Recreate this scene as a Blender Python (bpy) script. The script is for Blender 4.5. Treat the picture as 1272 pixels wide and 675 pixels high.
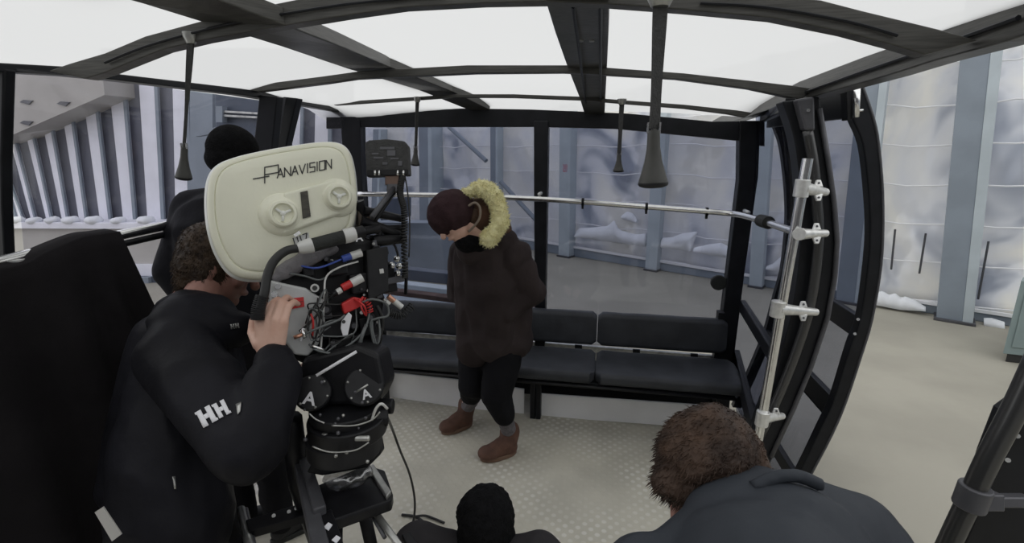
import bpy, bmesh, math, random
from mathutils import Vector, Matrix, noise
random.seed(7)
for o in list(bpy.data.objects): bpy.data.objects.remove(o)
S = bpy.context.scene
COL = S.collection
# ---------------------------------------------------------------- camera, sky, exposure
FPX = 620.0
CAM = Vector((0, 0, 1.85))
PHI = math.atan(152.5 / FPX); PSI = math.atan(119 * math.cos(PHI) / FPX)
FW = Vector((-math.sin(PSI) * math.cos(PHI), math.cos(PSI) * math.cos(PHI), -math.sin(PHI)))
RT = Vector((math.cos(PSI), math.sin(PSI), 0))
UP = RT.cross(FW)
cd = bpy.data.cameras.new('camera'); cam = bpy.data.objects.new('camera', cd); COL.objects.link(cam)
cam.matrix_world = Matrix.Translation(CAM) @ Matrix((RT, UP, -FW)).transposed().to_4x4()
cd.sensor_width = 36; cd.lens = FPX / 1272 * 36; cd.clip_start = 0.02; cd.clip_end = 200
S.camera = cam
w = bpy.data.worlds.new('overcast_sky'); S.world = w; w.use_nodes = True
bg = w.node_tree.nodes['Background']; bg.inputs[0].default_value = (0.985, 0.995, 1.0, 1); bg.inputs[1].default_value = 1.32
S.view_settings.view_transform = 'Standard'; S.view_settings.look = 'None'
S.view_settings.exposure = 0.0; S.view_settings.gamma = 1.0; S.view_settings.use_curve_mapping = False
S.cycles.max_bounces = 10; S.cycles.transparent_max_bounces = 24
S.cycles.sample_clamp_indirect = 4.0
# ---------------------------------------------------------------- measuring helpers
def ray(px, py): return FW + RT * ((px - 636) / FPX) + UP * ((337.5 - py) / FPX)
def at(px, py, Y=None, X=None, Z=None, d=None):
    r = ray(px, py)
    t = d if d is not None else Y / r.y if Y is not None else X / r.x if X is not None else (Z - CAM.z) / r.z
    return CAM + r * t
V = Vector
# ---------------------------------------------------------------- materials
def mat(name, col, rough=0.6, metal=0.0, var=0.0, vscale=8.0, bump=0.0, bscale=60.0, col2=None, stretch=None, spec=None, sheen=0.0, trans=0.0):
    m = bpy.data.materials.new(name); m.use_nodes = True
    nt = m.node_tree; b = nt.nodes['Principled BSDF']
    b.inputs['Base Color'].default_value = (*col, 1); b.inputs['Roughness'].default_value = rough; b.inputs['Metallic'].default_value = metal
    if spec is not None: b.inputs['Specular IOR Level'].default_value = spec
    if sheen: b.inputs['Sheen Weight'].default_value = sheen
    if trans: b.inputs['Transmission Weight'].default_value = trans
    tc = nt.nodes.new('ShaderNodeTexCoord'); mp = nt.nodes.new('ShaderNodeMapping')
    nt.links.new(tc.outputs['Object'], mp.inputs[0])
    if stretch: mp.inputs['Scale'].default_value = stretch
    n = nt.nodes.new('ShaderNodeTexNoise'); n.inputs['Scale'].default_value = vscale; n.inputs['Detail'].default_value = 5
    nt.links.new(mp.outputs[0], n.inputs[0])
    c2 = col2 if col2 else tuple(c * (1 - var) for c in col)
    mx = nt.nodes.new('ShaderNodeMixRGB'); mx.inputs[1].default_value = (*col, 1); mx.inputs[2].default_value = (*c2, 1)
    rp = nt.nodes.new('ShaderNodeValToRGB'); rp.color_ramp.elements[0].position = .38; rp.color_ramp.elements[1].position = .62
    nt.links.new(n.outputs[0], rp.inputs[0]); nt.links.new(rp.outputs[0], mx.inputs[0])
    nt.links.new(mx.outputs[0], b.inputs['Base Color'])
    if bump:
        n2 = nt.nodes.new('ShaderNodeTexNoise'); n2.inputs['Scale'].default_value = bscale; n2.inputs['Detail'].default_value = 4
        nt.links.new(mp.outputs[0], n2.inputs[0])
        bp = nt.nodes.new('ShaderNodeBump'); bp.inputs['Strength'].default_value = bump; bp.inputs['Distance'].default_value = .01
        nt.links.new(n2.outputs[0], bp.inputs['Height']); nt.links.new(bp.outputs[0], b.inputs['Normal'])
    return m
def glassmat(name, tint, gloss=.05, rough=.03):
    m = bpy.data.materials.new(name); m.use_nodes = True; nt = m.node_tree
    nt.nodes.remove(nt.nodes['Principled BSDF']); out = nt.nodes['Material Output']
    t = nt.nodes.new('ShaderNodeBsdfTransparent'); t.inputs[0].default_value = (*tint, 1)
    g = nt.nodes.new('ShaderNodeBsdfGlossy'); g.inputs['Roughness'].default_value = rough
    mx = nt.nodes.new('ShaderNodeMixShader'); mx.inputs[0].default_value = gloss
    nt.links.new(t.outputs[0], mx.inputs[1]); nt.links.new(g.outputs[0], mx.inputs[2]); nt.links.new(mx.outputs[0], out.inputs[0])
    return m
def milky(name, col, share):
    m = bpy.data.materials.new(name); m.use_nodes = True; nt = m.node_tree
    nt.nodes.remove(nt.nodes['Principled BSDF']); out = nt.nodes['Material Output']
    t = nt.nodes.new('ShaderNodeBsdfTransparent'); t.inputs[0].default_value = (*col, 1)
    g = nt.nodes.new('ShaderNodeBsdfTranslucent'); g.inputs[0].default_value = (*col, 1)
    mx = nt.nodes.new('ShaderNodeMixShader'); mx.inputs[0].default_value = share
    nt.links.new(t.outputs[0], mx.inputs[1]); nt.links.new(g.outputs[0], mx.inputs[2]); nt.links.new(mx.outputs[0], out.inputs[0])
    return m
def floormat():
    m = mat('tread_floor', (.62, .59, .49), .55, 0, .16, 3.0)
    nt = m.node_tree; b = nt.nodes['Principled BSDF']; N = nt.nodes.new; L = nt.links.new
    tc = N('ShaderNodeTexCoord'); mp = N('ShaderNodeMapping'); mp.inputs['Rotation'].default_value = (0, 0, math.radians(45)); mp.inputs['Scale'].default_value = (22, 22, 22)
    L(tc.outputs['Object'], mp.inputs[0])
    fr = N('ShaderNodeVectorMath'); fr.operation = 'FRACTION'; L(mp.outputs[0], fr.inputs[0])
    sb = N('ShaderNodeVectorMath'); sb.operation = 'SUBTRACT'; sb.inputs[1].default_value = (.5, .5, 0); L(fr.outputs[0], sb.inputs[0])
    sp = N('ShaderNodeSeparateXYZ'); L(sb.outputs[0], sp.inputs[0]); cb = N('ShaderNodeCombineXYZ'); L(sp.outputs[0], cb.inputs[0]); L(sp.outputs[1], cb.inputs[1])
    ln = N('ShaderNodeVectorMath'); ln.operation = 'LENGTH'; L(cb.outputs[0], ln.inputs[0])
    mr = N('ShaderNodeMapRange'); mr.inputs[1].default_value = .34; mr.inputs[2].default_value = .22; L(ln.outputs['Value'], mr.inputs[0])
    nz = N('ShaderNodeTexNoise'); nz.inputs['Scale'].default_value = 2.2; L(tc.outputs['Object'], nz.inputs[0])
    rp = N('ShaderNodeMapRange'); rp.inputs[1].default_value = .42; rp.inputs[2].default_value = .62; rp.inputs[3].default_value = .05; rp.inputs[4].default_value = .6; L(nz.outputs[0], rp.inputs[0])
    ml = N('ShaderNodeMath'); ml.operation = 'MULTIPLY'; L(mr.outputs[0], ml.inputs[0]); L(rp.outputs[0], ml.inputs[1])
    mx = N('ShaderNodeMixRGB'); mx.inputs[2].default_value = (.80, .78, .72, 1); L(ml.outputs[0], mx.inputs[0])
    src = b.inputs['Base Color'].links[0].from_socket; L(src, mx.inputs[1]); L(mx.outputs[0], b.inputs['Base Color'])
    bp = N('ShaderNodeBump'); bp.inputs['Strength'].default_value = .35; bp.inputs['Distance'].default_value = .004; L(mr.outputs[0], bp.inputs['Height']); L(bp.outputs[0], b.inputs['Normal'])
    return m
def sheetmat():
    m = bpy.data.materials.new('plastic_sheeting'); m.use_nodes = True; nt = m.node_tree; N = nt.nodes.new; L = nt.links.new
    b = nt.nodes['Principled BSDF']; out = nt.nodes['Material Output']; b.inputs['Roughness'].default_value = .35
    tc = N('ShaderNodeTexCoord'); mp = N('ShaderNodeMapping'); mp.inputs['Scale'].default_value = (1, 1, .7); L(tc.outputs['Object'], mp.inputs[0])
    n1 = N('ShaderNodeTexNoise'); n1.inputs['Scale'].default_value = .9; n1.inputs['Detail'].default_value = 3; n1.inputs['Distortion'].default_value = 1.2; L(mp.outputs[0], n1.inputs[0])
    vo = N('ShaderNodeTexVoronoi'); vo.inputs['Scale'].default_value = 1.7; vo.feature = 'SMOOTH_F1'; vo.inputs['Smoothness'].default_value = .3
    add = N('ShaderNodeVectorMath'); add.operation = 'ADD'; L(mp.outputs[0], add.inputs[0])
    n3 = N('ShaderNodeTexNoise'); n3.inputs['Scale'].default_value = 3; L(mp.outputs[0], n3.inputs[0])
    L(n3.outputs['Color'], add.inputs[1]); L(add.outputs[0], vo.inputs[0])
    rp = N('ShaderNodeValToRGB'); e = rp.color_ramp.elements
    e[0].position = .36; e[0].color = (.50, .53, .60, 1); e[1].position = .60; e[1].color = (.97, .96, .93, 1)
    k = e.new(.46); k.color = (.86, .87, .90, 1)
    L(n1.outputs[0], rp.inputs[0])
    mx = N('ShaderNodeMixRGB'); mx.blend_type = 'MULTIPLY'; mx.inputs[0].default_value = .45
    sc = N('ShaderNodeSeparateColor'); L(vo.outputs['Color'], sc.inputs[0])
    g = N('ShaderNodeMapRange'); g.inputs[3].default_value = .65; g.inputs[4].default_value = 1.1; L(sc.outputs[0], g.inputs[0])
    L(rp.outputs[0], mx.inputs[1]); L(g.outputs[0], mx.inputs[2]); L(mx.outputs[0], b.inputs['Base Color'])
    tr = N('ShaderNodeBsdfTranslucent'); L(mx.outputs[0], tr.inputs[0])
    ms = N('ShaderNodeMixShader'); ms.inputs[0].default_value = .5; L(b.outputs[0], ms.inputs[1]); L(tr.outputs[0], ms.inputs[2]); L(ms.outputs[0], out.inputs[0])
    return m
M = dict(
    frame=mat('black_frame', (.012, .013, .016), .42, 0, .3, 12, spec=.28),
    rib=mat('brushed_dark_aluminium', (.085, .083, .076), .38, .3, .35, 30, .1, 120, stretch=(.3, .3, 6)),
    tube=mat('grey_tube', (.09, .09, .09), .3, .7),
    chrome=mat('polished_steel', (.80, .80, .79), .22, 1.0, .1, 30),
    cast=mat('cast_clamp', (.80, .80, .78), .35, .6, .15, 40, .15),
    vinyl=mat('black_vinyl', (.045, .048, .054), .45, 0, .3, 6, .12, 25, spec=.28),
    kick=mat('white_panel', (.90, .90, .91), .3, .0, .12, 2.5),
    floor=floormat(),
    concrete=mat('concrete', (.36, .34, .285), .75, 0, .14, 1.3, .2, 30),
    sheet=sheetmat(),
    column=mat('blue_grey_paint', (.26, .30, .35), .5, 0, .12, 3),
    colside=mat('pale_blue_and_lit_side', (.50, .56, .60), .5, 0, .12, 3),  # pale parts, and the lit side of two-faced columns
    batten=mat('white_cord', (.85, .85, .87), .6),
    snow=mat('snow', (.86, .88, .92), .8, 0, .08, 6, .5, 12),
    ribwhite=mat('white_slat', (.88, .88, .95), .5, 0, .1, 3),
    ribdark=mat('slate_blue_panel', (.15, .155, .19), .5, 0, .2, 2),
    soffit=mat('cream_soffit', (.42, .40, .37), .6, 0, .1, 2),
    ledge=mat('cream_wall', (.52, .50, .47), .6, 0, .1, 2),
    duv=mat('black_duvetyne', (.016, .0145, .016), .95, 0, .3, 4, .3, 50, spec=.12),
    jacket=mat('black_shell_jacket', (.013, .013, .017), .55, 0, .4, 5, .35, 22, spec=.12),
    jacket2=mat('dark_grey_jacket', (.040, .045, .054), .55, 0, .15, 3, .25, 25, spec=.12),
    jacket3=mat('charcoal_jacket', (.045, .042, .045), .8, 0, .3, 8, .3, 30, spec=.12),
    jacket4=mat('navy_black_jacket', (.012, .012, .016), .7, 0, .3, 5, .3, 30, spec=.12),
    parka=mat('dark_brown_parka', (.046, .036, .036), .85, 0, .25, 6, .35, 30, spec=.12),
    pants=mat('black_trousers', (.010, .010, .012), .85, 0, .3, 6, .3, 30, spec=.12),
    knitblack=mat('black_knit', (.009, .009, .010), .95, 0, .4, 60, .8, 160, spec=.12),
    knitmar=mat('maroon_knit', (.048, .027, .030), .9, 0, .3, 20, .5, 130, spec=.12),
    hoodin=mat('brown_lining', (.085, .04, .022), .9, 0, .3, 12, .3, 60),
    fur=mat('cream_fur', (.88, .84, .50), .9, 0, .0, 25, .5, 120, col2=(.74, .68, .36)),
    hair=mat('brown_hair', (.050, .031, .018), .6, 0, .4, 30, .8, 90, col2=(.022, .013, .008), spec=.28),
    hair2=mat('auburn_hair', (.075, .044, .029), .6, 0, .4, 14, .9, 70, col2=(.030, .018, .013), spec=.28),
    skin=mat('skin', (.66, .43, .34), .5, 0, .1, 12, .1, 80, col2=(.56, .33, .25)),
    skin2=mat('ruddy_skin', (.32, .16, .125), .5, 0, .15, 12, .1, 80),
    boot=mat('brown_suede', (.12, .058, .038), .8, 0, .3, 20, .4, 70),
    sole=mat('tan_sole', (.17, .10, .065), .7),
    sock=mat('grey_sock', (.16, .15, .16), .95, 0, .3, 60, .8, 120),
    white=mat('white_print', (.75, .75, .78), .6),
    cream=mat('cream_enamel', (.86, .855, .70), .38, 0, .06, 6, .06, 90),
    creamedge=mat('pale_enamel_edge', (.86, .87, .83), .35, 0, .05, 6),
    ink=mat('dark_print', (.03, .03, .03), .5),
    slot=mat('dark_counter', (.06, .055, .04), .3, 0, .5, 60, stretch=(1, 1, 3)),
    black=mat('black_metal', (.011, .011, .013), .42, 0, .4, 25, spec=.28),
    blackp=mat('black_plastic', (.02, .02, .022), .5, 0, .3, 20, spec=.28),
    rubber=mat('grip_rubber', (.03, .032, .03), .6, 0, .2, 40, .3, 200, spec=.28),
    gcol=mat('grey_collar', (.62, .62, .60), .35, .1),
    body=mat('grey_camera_body', (.58, .59, .585), .4, .2, .15, 9),
    pouch=mat('grey_leatherette', (.20, .19, .20), .6, 0, .2, 20, .4, 80),
    red=mat('red_plastic', (.55, .03, .03), .4), blue=mat('blue_plastic', (.04, .08, .35), .4),
    copper=mat('copper_contact', (.6, .32, .22), .35, .8),
    cable=mat('black_cable', (.015, .015, .015), .5), gcable=mat('grey_cable', (.12, .13, .13), .5),
    alu=mat('worn_aluminium', (.50, .50, .48), .35, .8, .3, 25),
    dgrey=mat('dark_grey_casting', (.10, .10, .11), .45, .3, .2, 15),
    gripk=mat('strap_grip', (.055, .055, .05), .45, 0, .2, 30),
    web=mat('grey_webbing', (.05, .05, .05), .8, 0, .2, 60, .4, 200),
    paper=mat('grey_card', (.42, .41, .39), .7),
    teal=mat('grey_green_cabinet', (.26, .33, .33), .5, 0, .1, 4),
    steel=mat('dark_blue_steel', (.10, .12, .16), .5, .2, .2, 4),
    rust=mat('brown_timber', (.22, .15, .13), .8, 0, .4, 5),
    eye=mat('eye', (.03, .02, .02), .2),
    glass=glassmat('tinted_glass', (.605, .62, .68), .03), glassc=glassmat('clear_glass', (.84, .84, .88), .035),
    roof=milky('opal_roof_sheet', (.60, .60, .595), .93),
    bag=glassmat('clear_bag', (.75, .75, .75), .25, .25),
)
# ---------------------------------------------------------------- object helpers
def xf(o, parent):
    if parent is not None:
        o.parent = parent
        if parent.type == 'EMPTY': o.matrix_parent_inverse = Matrix.Translation(-parent.location)
def thing(name, label, cat, loc, group=None):
    o = bpy.data.objects.new(name, None); COL.objects.link(o); o.location = loc; o.empty_display_size = .05
    o['label'] = label; o['category'] = cat
    if group: o['group'] = group
    return o
def tag(o, label=None, cat=None, group=None, kind=None):
    for k, v in (('label', label), ('category', cat), ('group', group), ('kind', kind)):
        if v: o[k] = v
    return o
class MB:
    def __init__(s): s.v = []; s.f = []
    def add(s, vs, fs):
        n = len(s.v); s.v += [V(p) for p in vs]; s.f += [tuple(n + i for i in f) for f in fs]; return s
    def prism(s, pts, off):
        pts = [V(p) for p in pts]; n = len(pts); off = V(off)
        return s.add(pts + [p + off for p in pts], [tuple(range(n))[::-1], tuple(range(n, 2 * n))] + [(i, (i + 1) % n, n + (i + 1) % n, n + i) for i in range(n)])
    def box(s, c, sz, ax=None):
        c = V(c); a = ax or (V((1, 0, 0)), V((0, 1, 0)), V((0, 0, 1)))
        vs = [c + a[0] * (sx * sz[0] / 2) + a[1] * (sy * sz[1] / 2) + a[2] * (q * sz[2] / 2) for q in (-1, 1) for sx, sy in ((-1, -1), (1, -1), (1, 1), (-1, 1))]
        return s.add(vs, [(3, 2, 1, 0), (4, 5, 6, 7), (0, 1, 5, 4), (1, 2, 6, 5), (2, 3, 7, 6), (3, 0, 4, 7)])
    def tube(s, pts, r, n=12, caps=True):
        pts = [V(p) for p in pts]; m = len(pts); rs = r if isinstance(r, (list, tuple)) else [r] * m
        vs = []; ref = None
        for i, p in enumerate(pts):
            t = (pts[min(i + 1, m - 1)] - pts[max(i - 1, 0)])
            if t.length < 1e-9: t = V((0, 0, 1))
            t.normalize()
            if ref is None: ref = t.orthogonal().normalized()
            ref = (ref - t * ref.dot(t))
            if ref.length < 1e-6: ref = t.orthogonal()
            ref.normalize(); b = t.cross(ref)
            for k in range(n):
                a = 2 * math.pi * k / n; vs.append(p + (ref * math.cos(a) + b * math.sin(a)) * rs[i])
        fs = [(i * n + k, i * n + (k + 1) % n, (i + 1) * n + (k + 1) % n, (i + 1) * n + k) for i in range(m - 1) for k in range(n)]
        if caps: fs += [tuple(range(n))[::-1], tuple((m - 1) * n + k for k in range(n))]
        return s.add(vs, fs)
    def ell(s, c, r, ax=None, nu=20, nv=12):
        c = V(c); a = ax or (V((1, 0, 0)), V((0, 1, 0)), V((0, 0, 1))); vs = []
        if not isinstance(r, (tuple, list)): r = (r, r, r)
        for j in range(1, nv):
            th = math.pi * j / nv
            for i in range(nu):
                ph = 2 * math.pi * i / nu
                vs.append(c + a[0] * (r[0] * math.sin(th) * math.cos(ph)) + a[1] * (r[1] * math.sin(th) * math.sin(ph)) + a[2] * (r[2] * math.cos(th)))
        vs += [c + a[2] * r[2], c - a[2] * r[2]]; T = (nv - 1) * nu
        fs = [(j * nu + i, (j + 1) * nu + i, (j + 1) * nu + (i + 1) % nu, j * nu + (i + 1) % nu) for j in range(nv - 2) for i in range(nu)]
        fs += [(T, i, (i + 1) % nu) for i in range(nu)] + [(T + 1, (nv - 2) * nu + (i + 1) % nu, (nv - 2) * nu + i) for i in range(nu)]
        return s.add(vs, fs)
    def cap(s, p, r1, q, r2, n=16):
        p = V(p); q = V(q); t = (q - p)
        if t.length < 1e-5: return s.ell(p, max(r1, r2))
        t.normalize(); pts = []; rs = []
        for a in (85, 65, 40, 20): pts.append(p - t * r1 * math.sin(math.radians(a))); rs.append(r1 * math.cos(math.radians(a)))
        pts += [p, q]; rs += [r1, r2]
        for a in (20, 40, 65, 85): pts.append(q + t * r2 * math.sin(math.radians(a))); rs.append(r2 * math.cos(math.radians(a)))
        return s.tube(pts, rs, n)
    def loft(s, rows, closed=False):
        n = len(rows[0]); vs = [p for r in rows for p in r]
        fs = [(j * n + i, j * n + (i + 1) % n, (j + 1) * n + (i + 1) % n, (j + 1) * n + i) for j in range(len(rows) - 1) for i in range(n if closed else n - 1)]
        return s.add(vs, fs)
    def mesh(s, name):
        me = bpy.data.meshes.new(name); me.from_pydata([tuple(p) for p in s.v], [], s.f); me.validate(); me.update()
        bm = bmesh.new(); bm.from_mesh(me); bmesh.ops.recalc_face_normals(bm, faces=bm.faces); bm.to_mesh(me); bm.free()
        return me
    def build(s, name, m, parent=None, smooth=False, bevel=0.0, seg=2, solid=0.0):
        me = s.mesh(name); o = bpy.data.objects.new(name, me); COL.objects.link(o); xf(o, parent)
        me.materials.append(M[m] if isinstance(m, str) else m)
        if smooth:
            for p in me.polygons: p.use_smooth = True
            if smooth == 'auto':
                bm = bmesh.new(); bm.from_mesh(me)
                for e in bm.edges:
                    if len(e.link_faces) == 2 and e.calc_face_angle(0) > math.radians(38): e.smooth = False
                bm.to_mesh(me); bm.free()
        if solid:
            q = o.modifiers.new('s', 'SOLIDIFY'); q.thickness = solid; q.offset = 0
        if bevel:
            q = o.modifiers.new('b', 'BEVEL'); q.width = bevel; q.segments = seg; q.limit_method = 'ANGLE'; q.angle_limit = math.radians(35)
        return o
def spl(pts, k=6, closed=False):
    pts = [V(p) for p in pts]; n = len(pts); out = []
    for i in range(n if closed else n - 1):
        g = (lambda j: pts[j % n]) if closed else (lambda j: pts[max(0, min(n - 1, j))])
        a, b, c, d = g(i - 1), g(i), g(i + 1), g(i + 2)
        for j in range(k):
            t = j / k
            out.append(.5 * ((2 * b) + (c - a) * t + (2 * a - 5 * b + 4 * c - d) * t * t + (3 * b - a - 3 * c + d) * t ** 3))
    if not closed: out.append(pts[-1])
    return out
def organic(name, mb, m, parent, voxel=.012, smooth=4, folds=0.0, fscale=9.0, fine=0.0, stretch=(1, 1, 1)):
    me = mb.mesh('tmp'); o = bpy.data.objects.new('tmp', me); COL.objects.link(o)
    q = o.modifiers.new('r', 'REMESH'); q.mode = 'VOXEL'; q.voxel_size = voxel
    if smooth:
        q = o.modifiers.new('s', 'SMOOTH'); q.factor = .5; q.iterations = smooth
    dg = bpy.context.evaluated_depsgraph_get(); dg.update()
    me2 = bpy.data.meshes.new_from_object(o.evaluated_get(dg)); bpy.data.objects.remove(o); bpy.data.meshes.remove(me)
    me2.name = name; me2.materials.clear(); me2.materials.append(M[m] if isinstance(m, str) else m)
    if folds or fine:
        ns = [v.normal.copy() for v in me2.vertices]
        for v, n_ in zip(me2.vertices, ns):
            p = V((v.co.x * stretch[0], v.co.y * stretch[1], v.co.z * stretch[2])); d = 0
            if folds:
                d += folds * (1 - 2 * abs(noise.noise(p * fscale + V((3, 7, 1))))) * .6 + folds * noise.noise(p * fscale * .5)
            if fine: d += fine * noise.noise(p * 70)
            v.co += n_ * d
    for p in me2.polygons: p.use_smooth = True
    me2.update()
    ob = bpy.data.objects.new(name, me2); COL.objects.link(ob); xf(ob, parent); return ob
def tufts(mb, surf, count, length, width, drift=V((0, 0, 0)), pick=None):
    ps = surf.data.polygons; R = random.Random(5)
    for _ in range(count):
        p = ps[R.randrange(len(ps))]; c = V(p.center)
        if pick and not pick(c): continue
        n = V(p.normal) + V((R.uniform(-.6, .6), R.uniform(-.6, .6), R.uniform(-.6, .6))) + drift
        n.normalize(); L = length * R.uniform(.5, 1.2)
        mb.tube([c - n * .004, c + n * L * .5 + drift * L * .2, c + n * L + drift * L * .6], [width, width * .7, width * .1], 4)
def polyY(pts, Y, th): return MB().prism([at(x, y, Y=Y) for x, y in pts], (0, th, 0))
def edges(left, right): return left + right[::-1]
def struct(o): o['kind'] = 'structure'; return o
def empty_struct(name, loc): 
    o = bpy.data.objects.new(name, None); COL.objects.link(o); o.location = loc; o['kind'] = 'structure'; return o

# ================================================================ HALL OUTSIDE THE CABIN
b = MB(); b.box((1, 6, -.13), (26, 18, .2)); struct(b.build('ground', 'concrete'))
WD = V((1, -.565, 0)).normalized(); WN = V((-.565, -1, 0)).normalized()
def wallp(px, py, off=0):      # point of the sheeting wall seen at a pixel, off = metres in front of it
    r = ray(px, py); P0 = V((3.78, 6.5, 0)) + WN * off
    return CAM + r * ((P0 - CAM).dot(WN) / r.dot(WN))
def onwall(s, z, off=0): return V((3.78, 6.5, 0)) + WD * s + WN * off + V((0, 0, z))
hall = empty_struct('wall_back', (3.78, 6.5, 0))
rows = []
for j in range(15):
    row = []
    for i in range(160):
        s_ = -11.5 + i * .105; top = 2.35 + max(0, (s_ + 7) * .135); z = -.03 + (top + .03) * j / 14
        p = onwall(s_, z, 0); p += WN * (.05 * noise.noise(V((s_ * 1.1, z * 1.3, 2))) + .02 * noise.noise(V((s_ * 4, z * 3, 5)))); row.append(p)
    rows.append(row)
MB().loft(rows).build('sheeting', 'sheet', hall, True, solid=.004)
for z in (.12, .58, 1.02, 1.46, 1.90, 2.32, 2.75, 3.15):
    s0 = -11.5 if z < 2.3 else (z - 2.35) / .135 - 6.6
    MB().tube([onwall(s0 + t * (5.2 - s0) / 60, z + .02 * math.sin(t * .9) + .012 * math.sin(t * 2.3), .085) for t in range(61)], .009, 6).build('cord', 'batten', hall)
MB().prism([onwall(-11.5, -.03, .10), onwall(5.3, -.03, .10), onwall(5.3, .05, .10), onwall(-2.5, .09, .10), onwall(-11.5, .24, .10)], WN * -.05).build('kerb', 'column', hall, bevel=.01)
MB().prism([onwall(-11.5, .24, .125), onwall(-2.5, .09, .125), onwall(5.3, .05, .125), onwall(5.3, .09, .125), onwall(-2.5, .13, .125), onwall(-11.5, .28, .125)], WN * -.03).build('sill', 'batten', hall, bevel=.004)
def column(px, pyb, wpx, label, top=None, off=.35, lean=0, topx=None, pale=.28):
    base = wallp(px, pyb, off); base.z = -.03
    dist = (base - CAM).dot(FW); wm = wpx / FPX * dist
    s_ = (base - onwall(0, 0, off)).dot(WD); H = top or (2.33 + max(0, (s_ + 7) * .135))
    t = thing('steel_column', label, 'column', base, 'steel columns along the sheeting wall')
    ln = V((lean, 0, 0))
    if topx is not None:      # lean so that the column passes through the measured top point
        P1 = at(topx[0], topx[1], Y=base.y); lean = (P1.x - base.x) / (P1.z - base.z); ln = V((lean, 0, 0))
    def leg(c, sx, sy, m, nm, z0=0, z1=H):
        q = MB(); vs = []
        for z in (z0, z1):
            for a, d_ in ((-1, -1), (1, -1), (1, 1), (-1, 1)): vs.append(c + WD * (a * sx / 2) + WN * (d_ * sy / 2) + V((0, 0, z)) + ln * z)
        q.add(vs, [(3, 2, 1, 0), (4, 5, 6, 7), (0, 1, 5, 4), (1, 2, 6, 5), (2, 3, 7, 6), (3, 0, 4, 7)]); return q.build(nm, m, t, bevel=.004)
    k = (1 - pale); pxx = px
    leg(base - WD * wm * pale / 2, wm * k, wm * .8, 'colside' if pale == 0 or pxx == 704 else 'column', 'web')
    if pale: leg(base + WD * wm * k / 2, wm * pale, wm * .86, 'colside', 'flange')  # lit face of the column: same paint, light put into its colour
    leg(base, wm * 1.15, wm * 1.1, 'dgrey', 'foot_plate', 0, .03)
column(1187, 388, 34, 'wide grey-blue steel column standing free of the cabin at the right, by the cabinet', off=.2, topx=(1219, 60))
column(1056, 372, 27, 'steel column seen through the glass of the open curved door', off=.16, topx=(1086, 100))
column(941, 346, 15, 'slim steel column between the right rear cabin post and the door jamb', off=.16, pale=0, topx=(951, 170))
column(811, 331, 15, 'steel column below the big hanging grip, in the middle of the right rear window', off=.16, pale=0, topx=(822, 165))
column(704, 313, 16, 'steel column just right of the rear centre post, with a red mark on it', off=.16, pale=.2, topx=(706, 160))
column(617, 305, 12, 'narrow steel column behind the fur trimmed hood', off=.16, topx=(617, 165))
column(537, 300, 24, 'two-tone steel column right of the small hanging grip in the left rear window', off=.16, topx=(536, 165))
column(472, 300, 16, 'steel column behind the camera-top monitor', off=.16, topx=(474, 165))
p = wallp(702, 209, .42); o = MB().box(p, (.09, .004, .13), (WD, WN, V((0, 0, 1)))).build('warning_mark', mat('faded_red', (.5, .2, .22), .7, 0, .5, 40, col2=(.4, .4, .5)))
tag(o, 'faded red and white warning sticker on the column right of the rear centre post', 'sticker')
# diagonal braces in the left rear window
for (a, b_, lab) in (((558, 158), (604, 200), 'grey diagonal brace above the capped actor in the left rear window'), ((622, 226), (668, 276), 'grey diagonal brace behind the fur hood beside the rear centre post')):
    o = MB().tube([wallp(*a, .3), wallp(*b_, .3)], .045, 8).build('diagonal_brace', 'column'); tag(o, lab, 'brace')
# snow drifts and snow strips at the foot of the sheeting
def drift(pts, lowpts, label, off=.11):
    N3 = 26; q = MB()
    def res(P):
        P = [V((x, y, 0)) for x, y in P]; return [P[min(int(f), len(P) - 2)].lerp(P[min(int(f), len(P) - 2) + 1], f - min(int(f), len(P) - 2)) for f in [k * (len(P) - 1) / N3 for k in range(N3 + 1)]]
    T = res(pts); B_ = res(lowpts); rows = []
    for u, l in zip(T, B_):
        a = wallp(u.x, u.y, off); c = wallp(l.x, l.y, off); m1 = a.lerp(c, .4)
        rows.append([a - WN * .03, a + WN * .0, m1 + WN * (.02 + .03 * abs(noise.noise(m1 * 5))), c + WN * .05, c - WN * .03])
    q.loft(rows, True); q.f += [(0, 1, 2, 3, 4), tuple(5 * N3 + k for k in range(5))]
    o = q.build('snow_drift', 'snow', None, True); tag(o, label, 'snow', 'snow drifts at the foot of the sheeting')
drift([(714, 292), (718, 284), (735, 283), (755, 281), (762, 274), (768, 286), (790, 292), (803, 290)], [(714, 294), (803, 306)], 'long snow drift behind the right rear window, left of the slim middle column', .16)
drift([(772, 268), (779, 263), (786, 266), (792, 274)], [(774, 272), (791, 277)], 'small white snow hump above the long drift in the right rear window', .13)
drift([(822, 296), (835, 295), (848, 290), (866, 288), (862, 300), (858, 310)], [(822, 307), (858, 312)], 'wedge-shaped snow drift right of the slim middle column in the rear window', .16)
drift([(862, 308), (880, 304), (895, 302), (910, 310)], [(862, 313), (910, 321)], 'low snow drift beside the right rear cabin post', .16)
drift([(556, 268), (580, 258), (594, 254), (604, 262)], [(556, 276), (604, 280)], 'snow drift beyond the actor, left of the rear centre post', .16)
drift([(952, 331), (960, 328), (972, 317), (976, 320), (984, 337)], [(952, 334), (984, 340)], 'small pointed snow drift left of the chrome grab pole', .16)
drift([(1088, 364), (1096, 362), (1104, 367), (1112, 365), (1119, 371), (1124, 369), (1136, 373), (1143, 378), (1150, 382)], [(1088, 378), (1118, 384), (1150, 386)], 'crusty white snow strip along the wall left of the wide column', .2)
drift([(1222, 396), (1232, 396), (1248, 401)], [(1222, 404), (1248, 410)], 'small snow patch between the wide column and the cabinet', .2)
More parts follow.
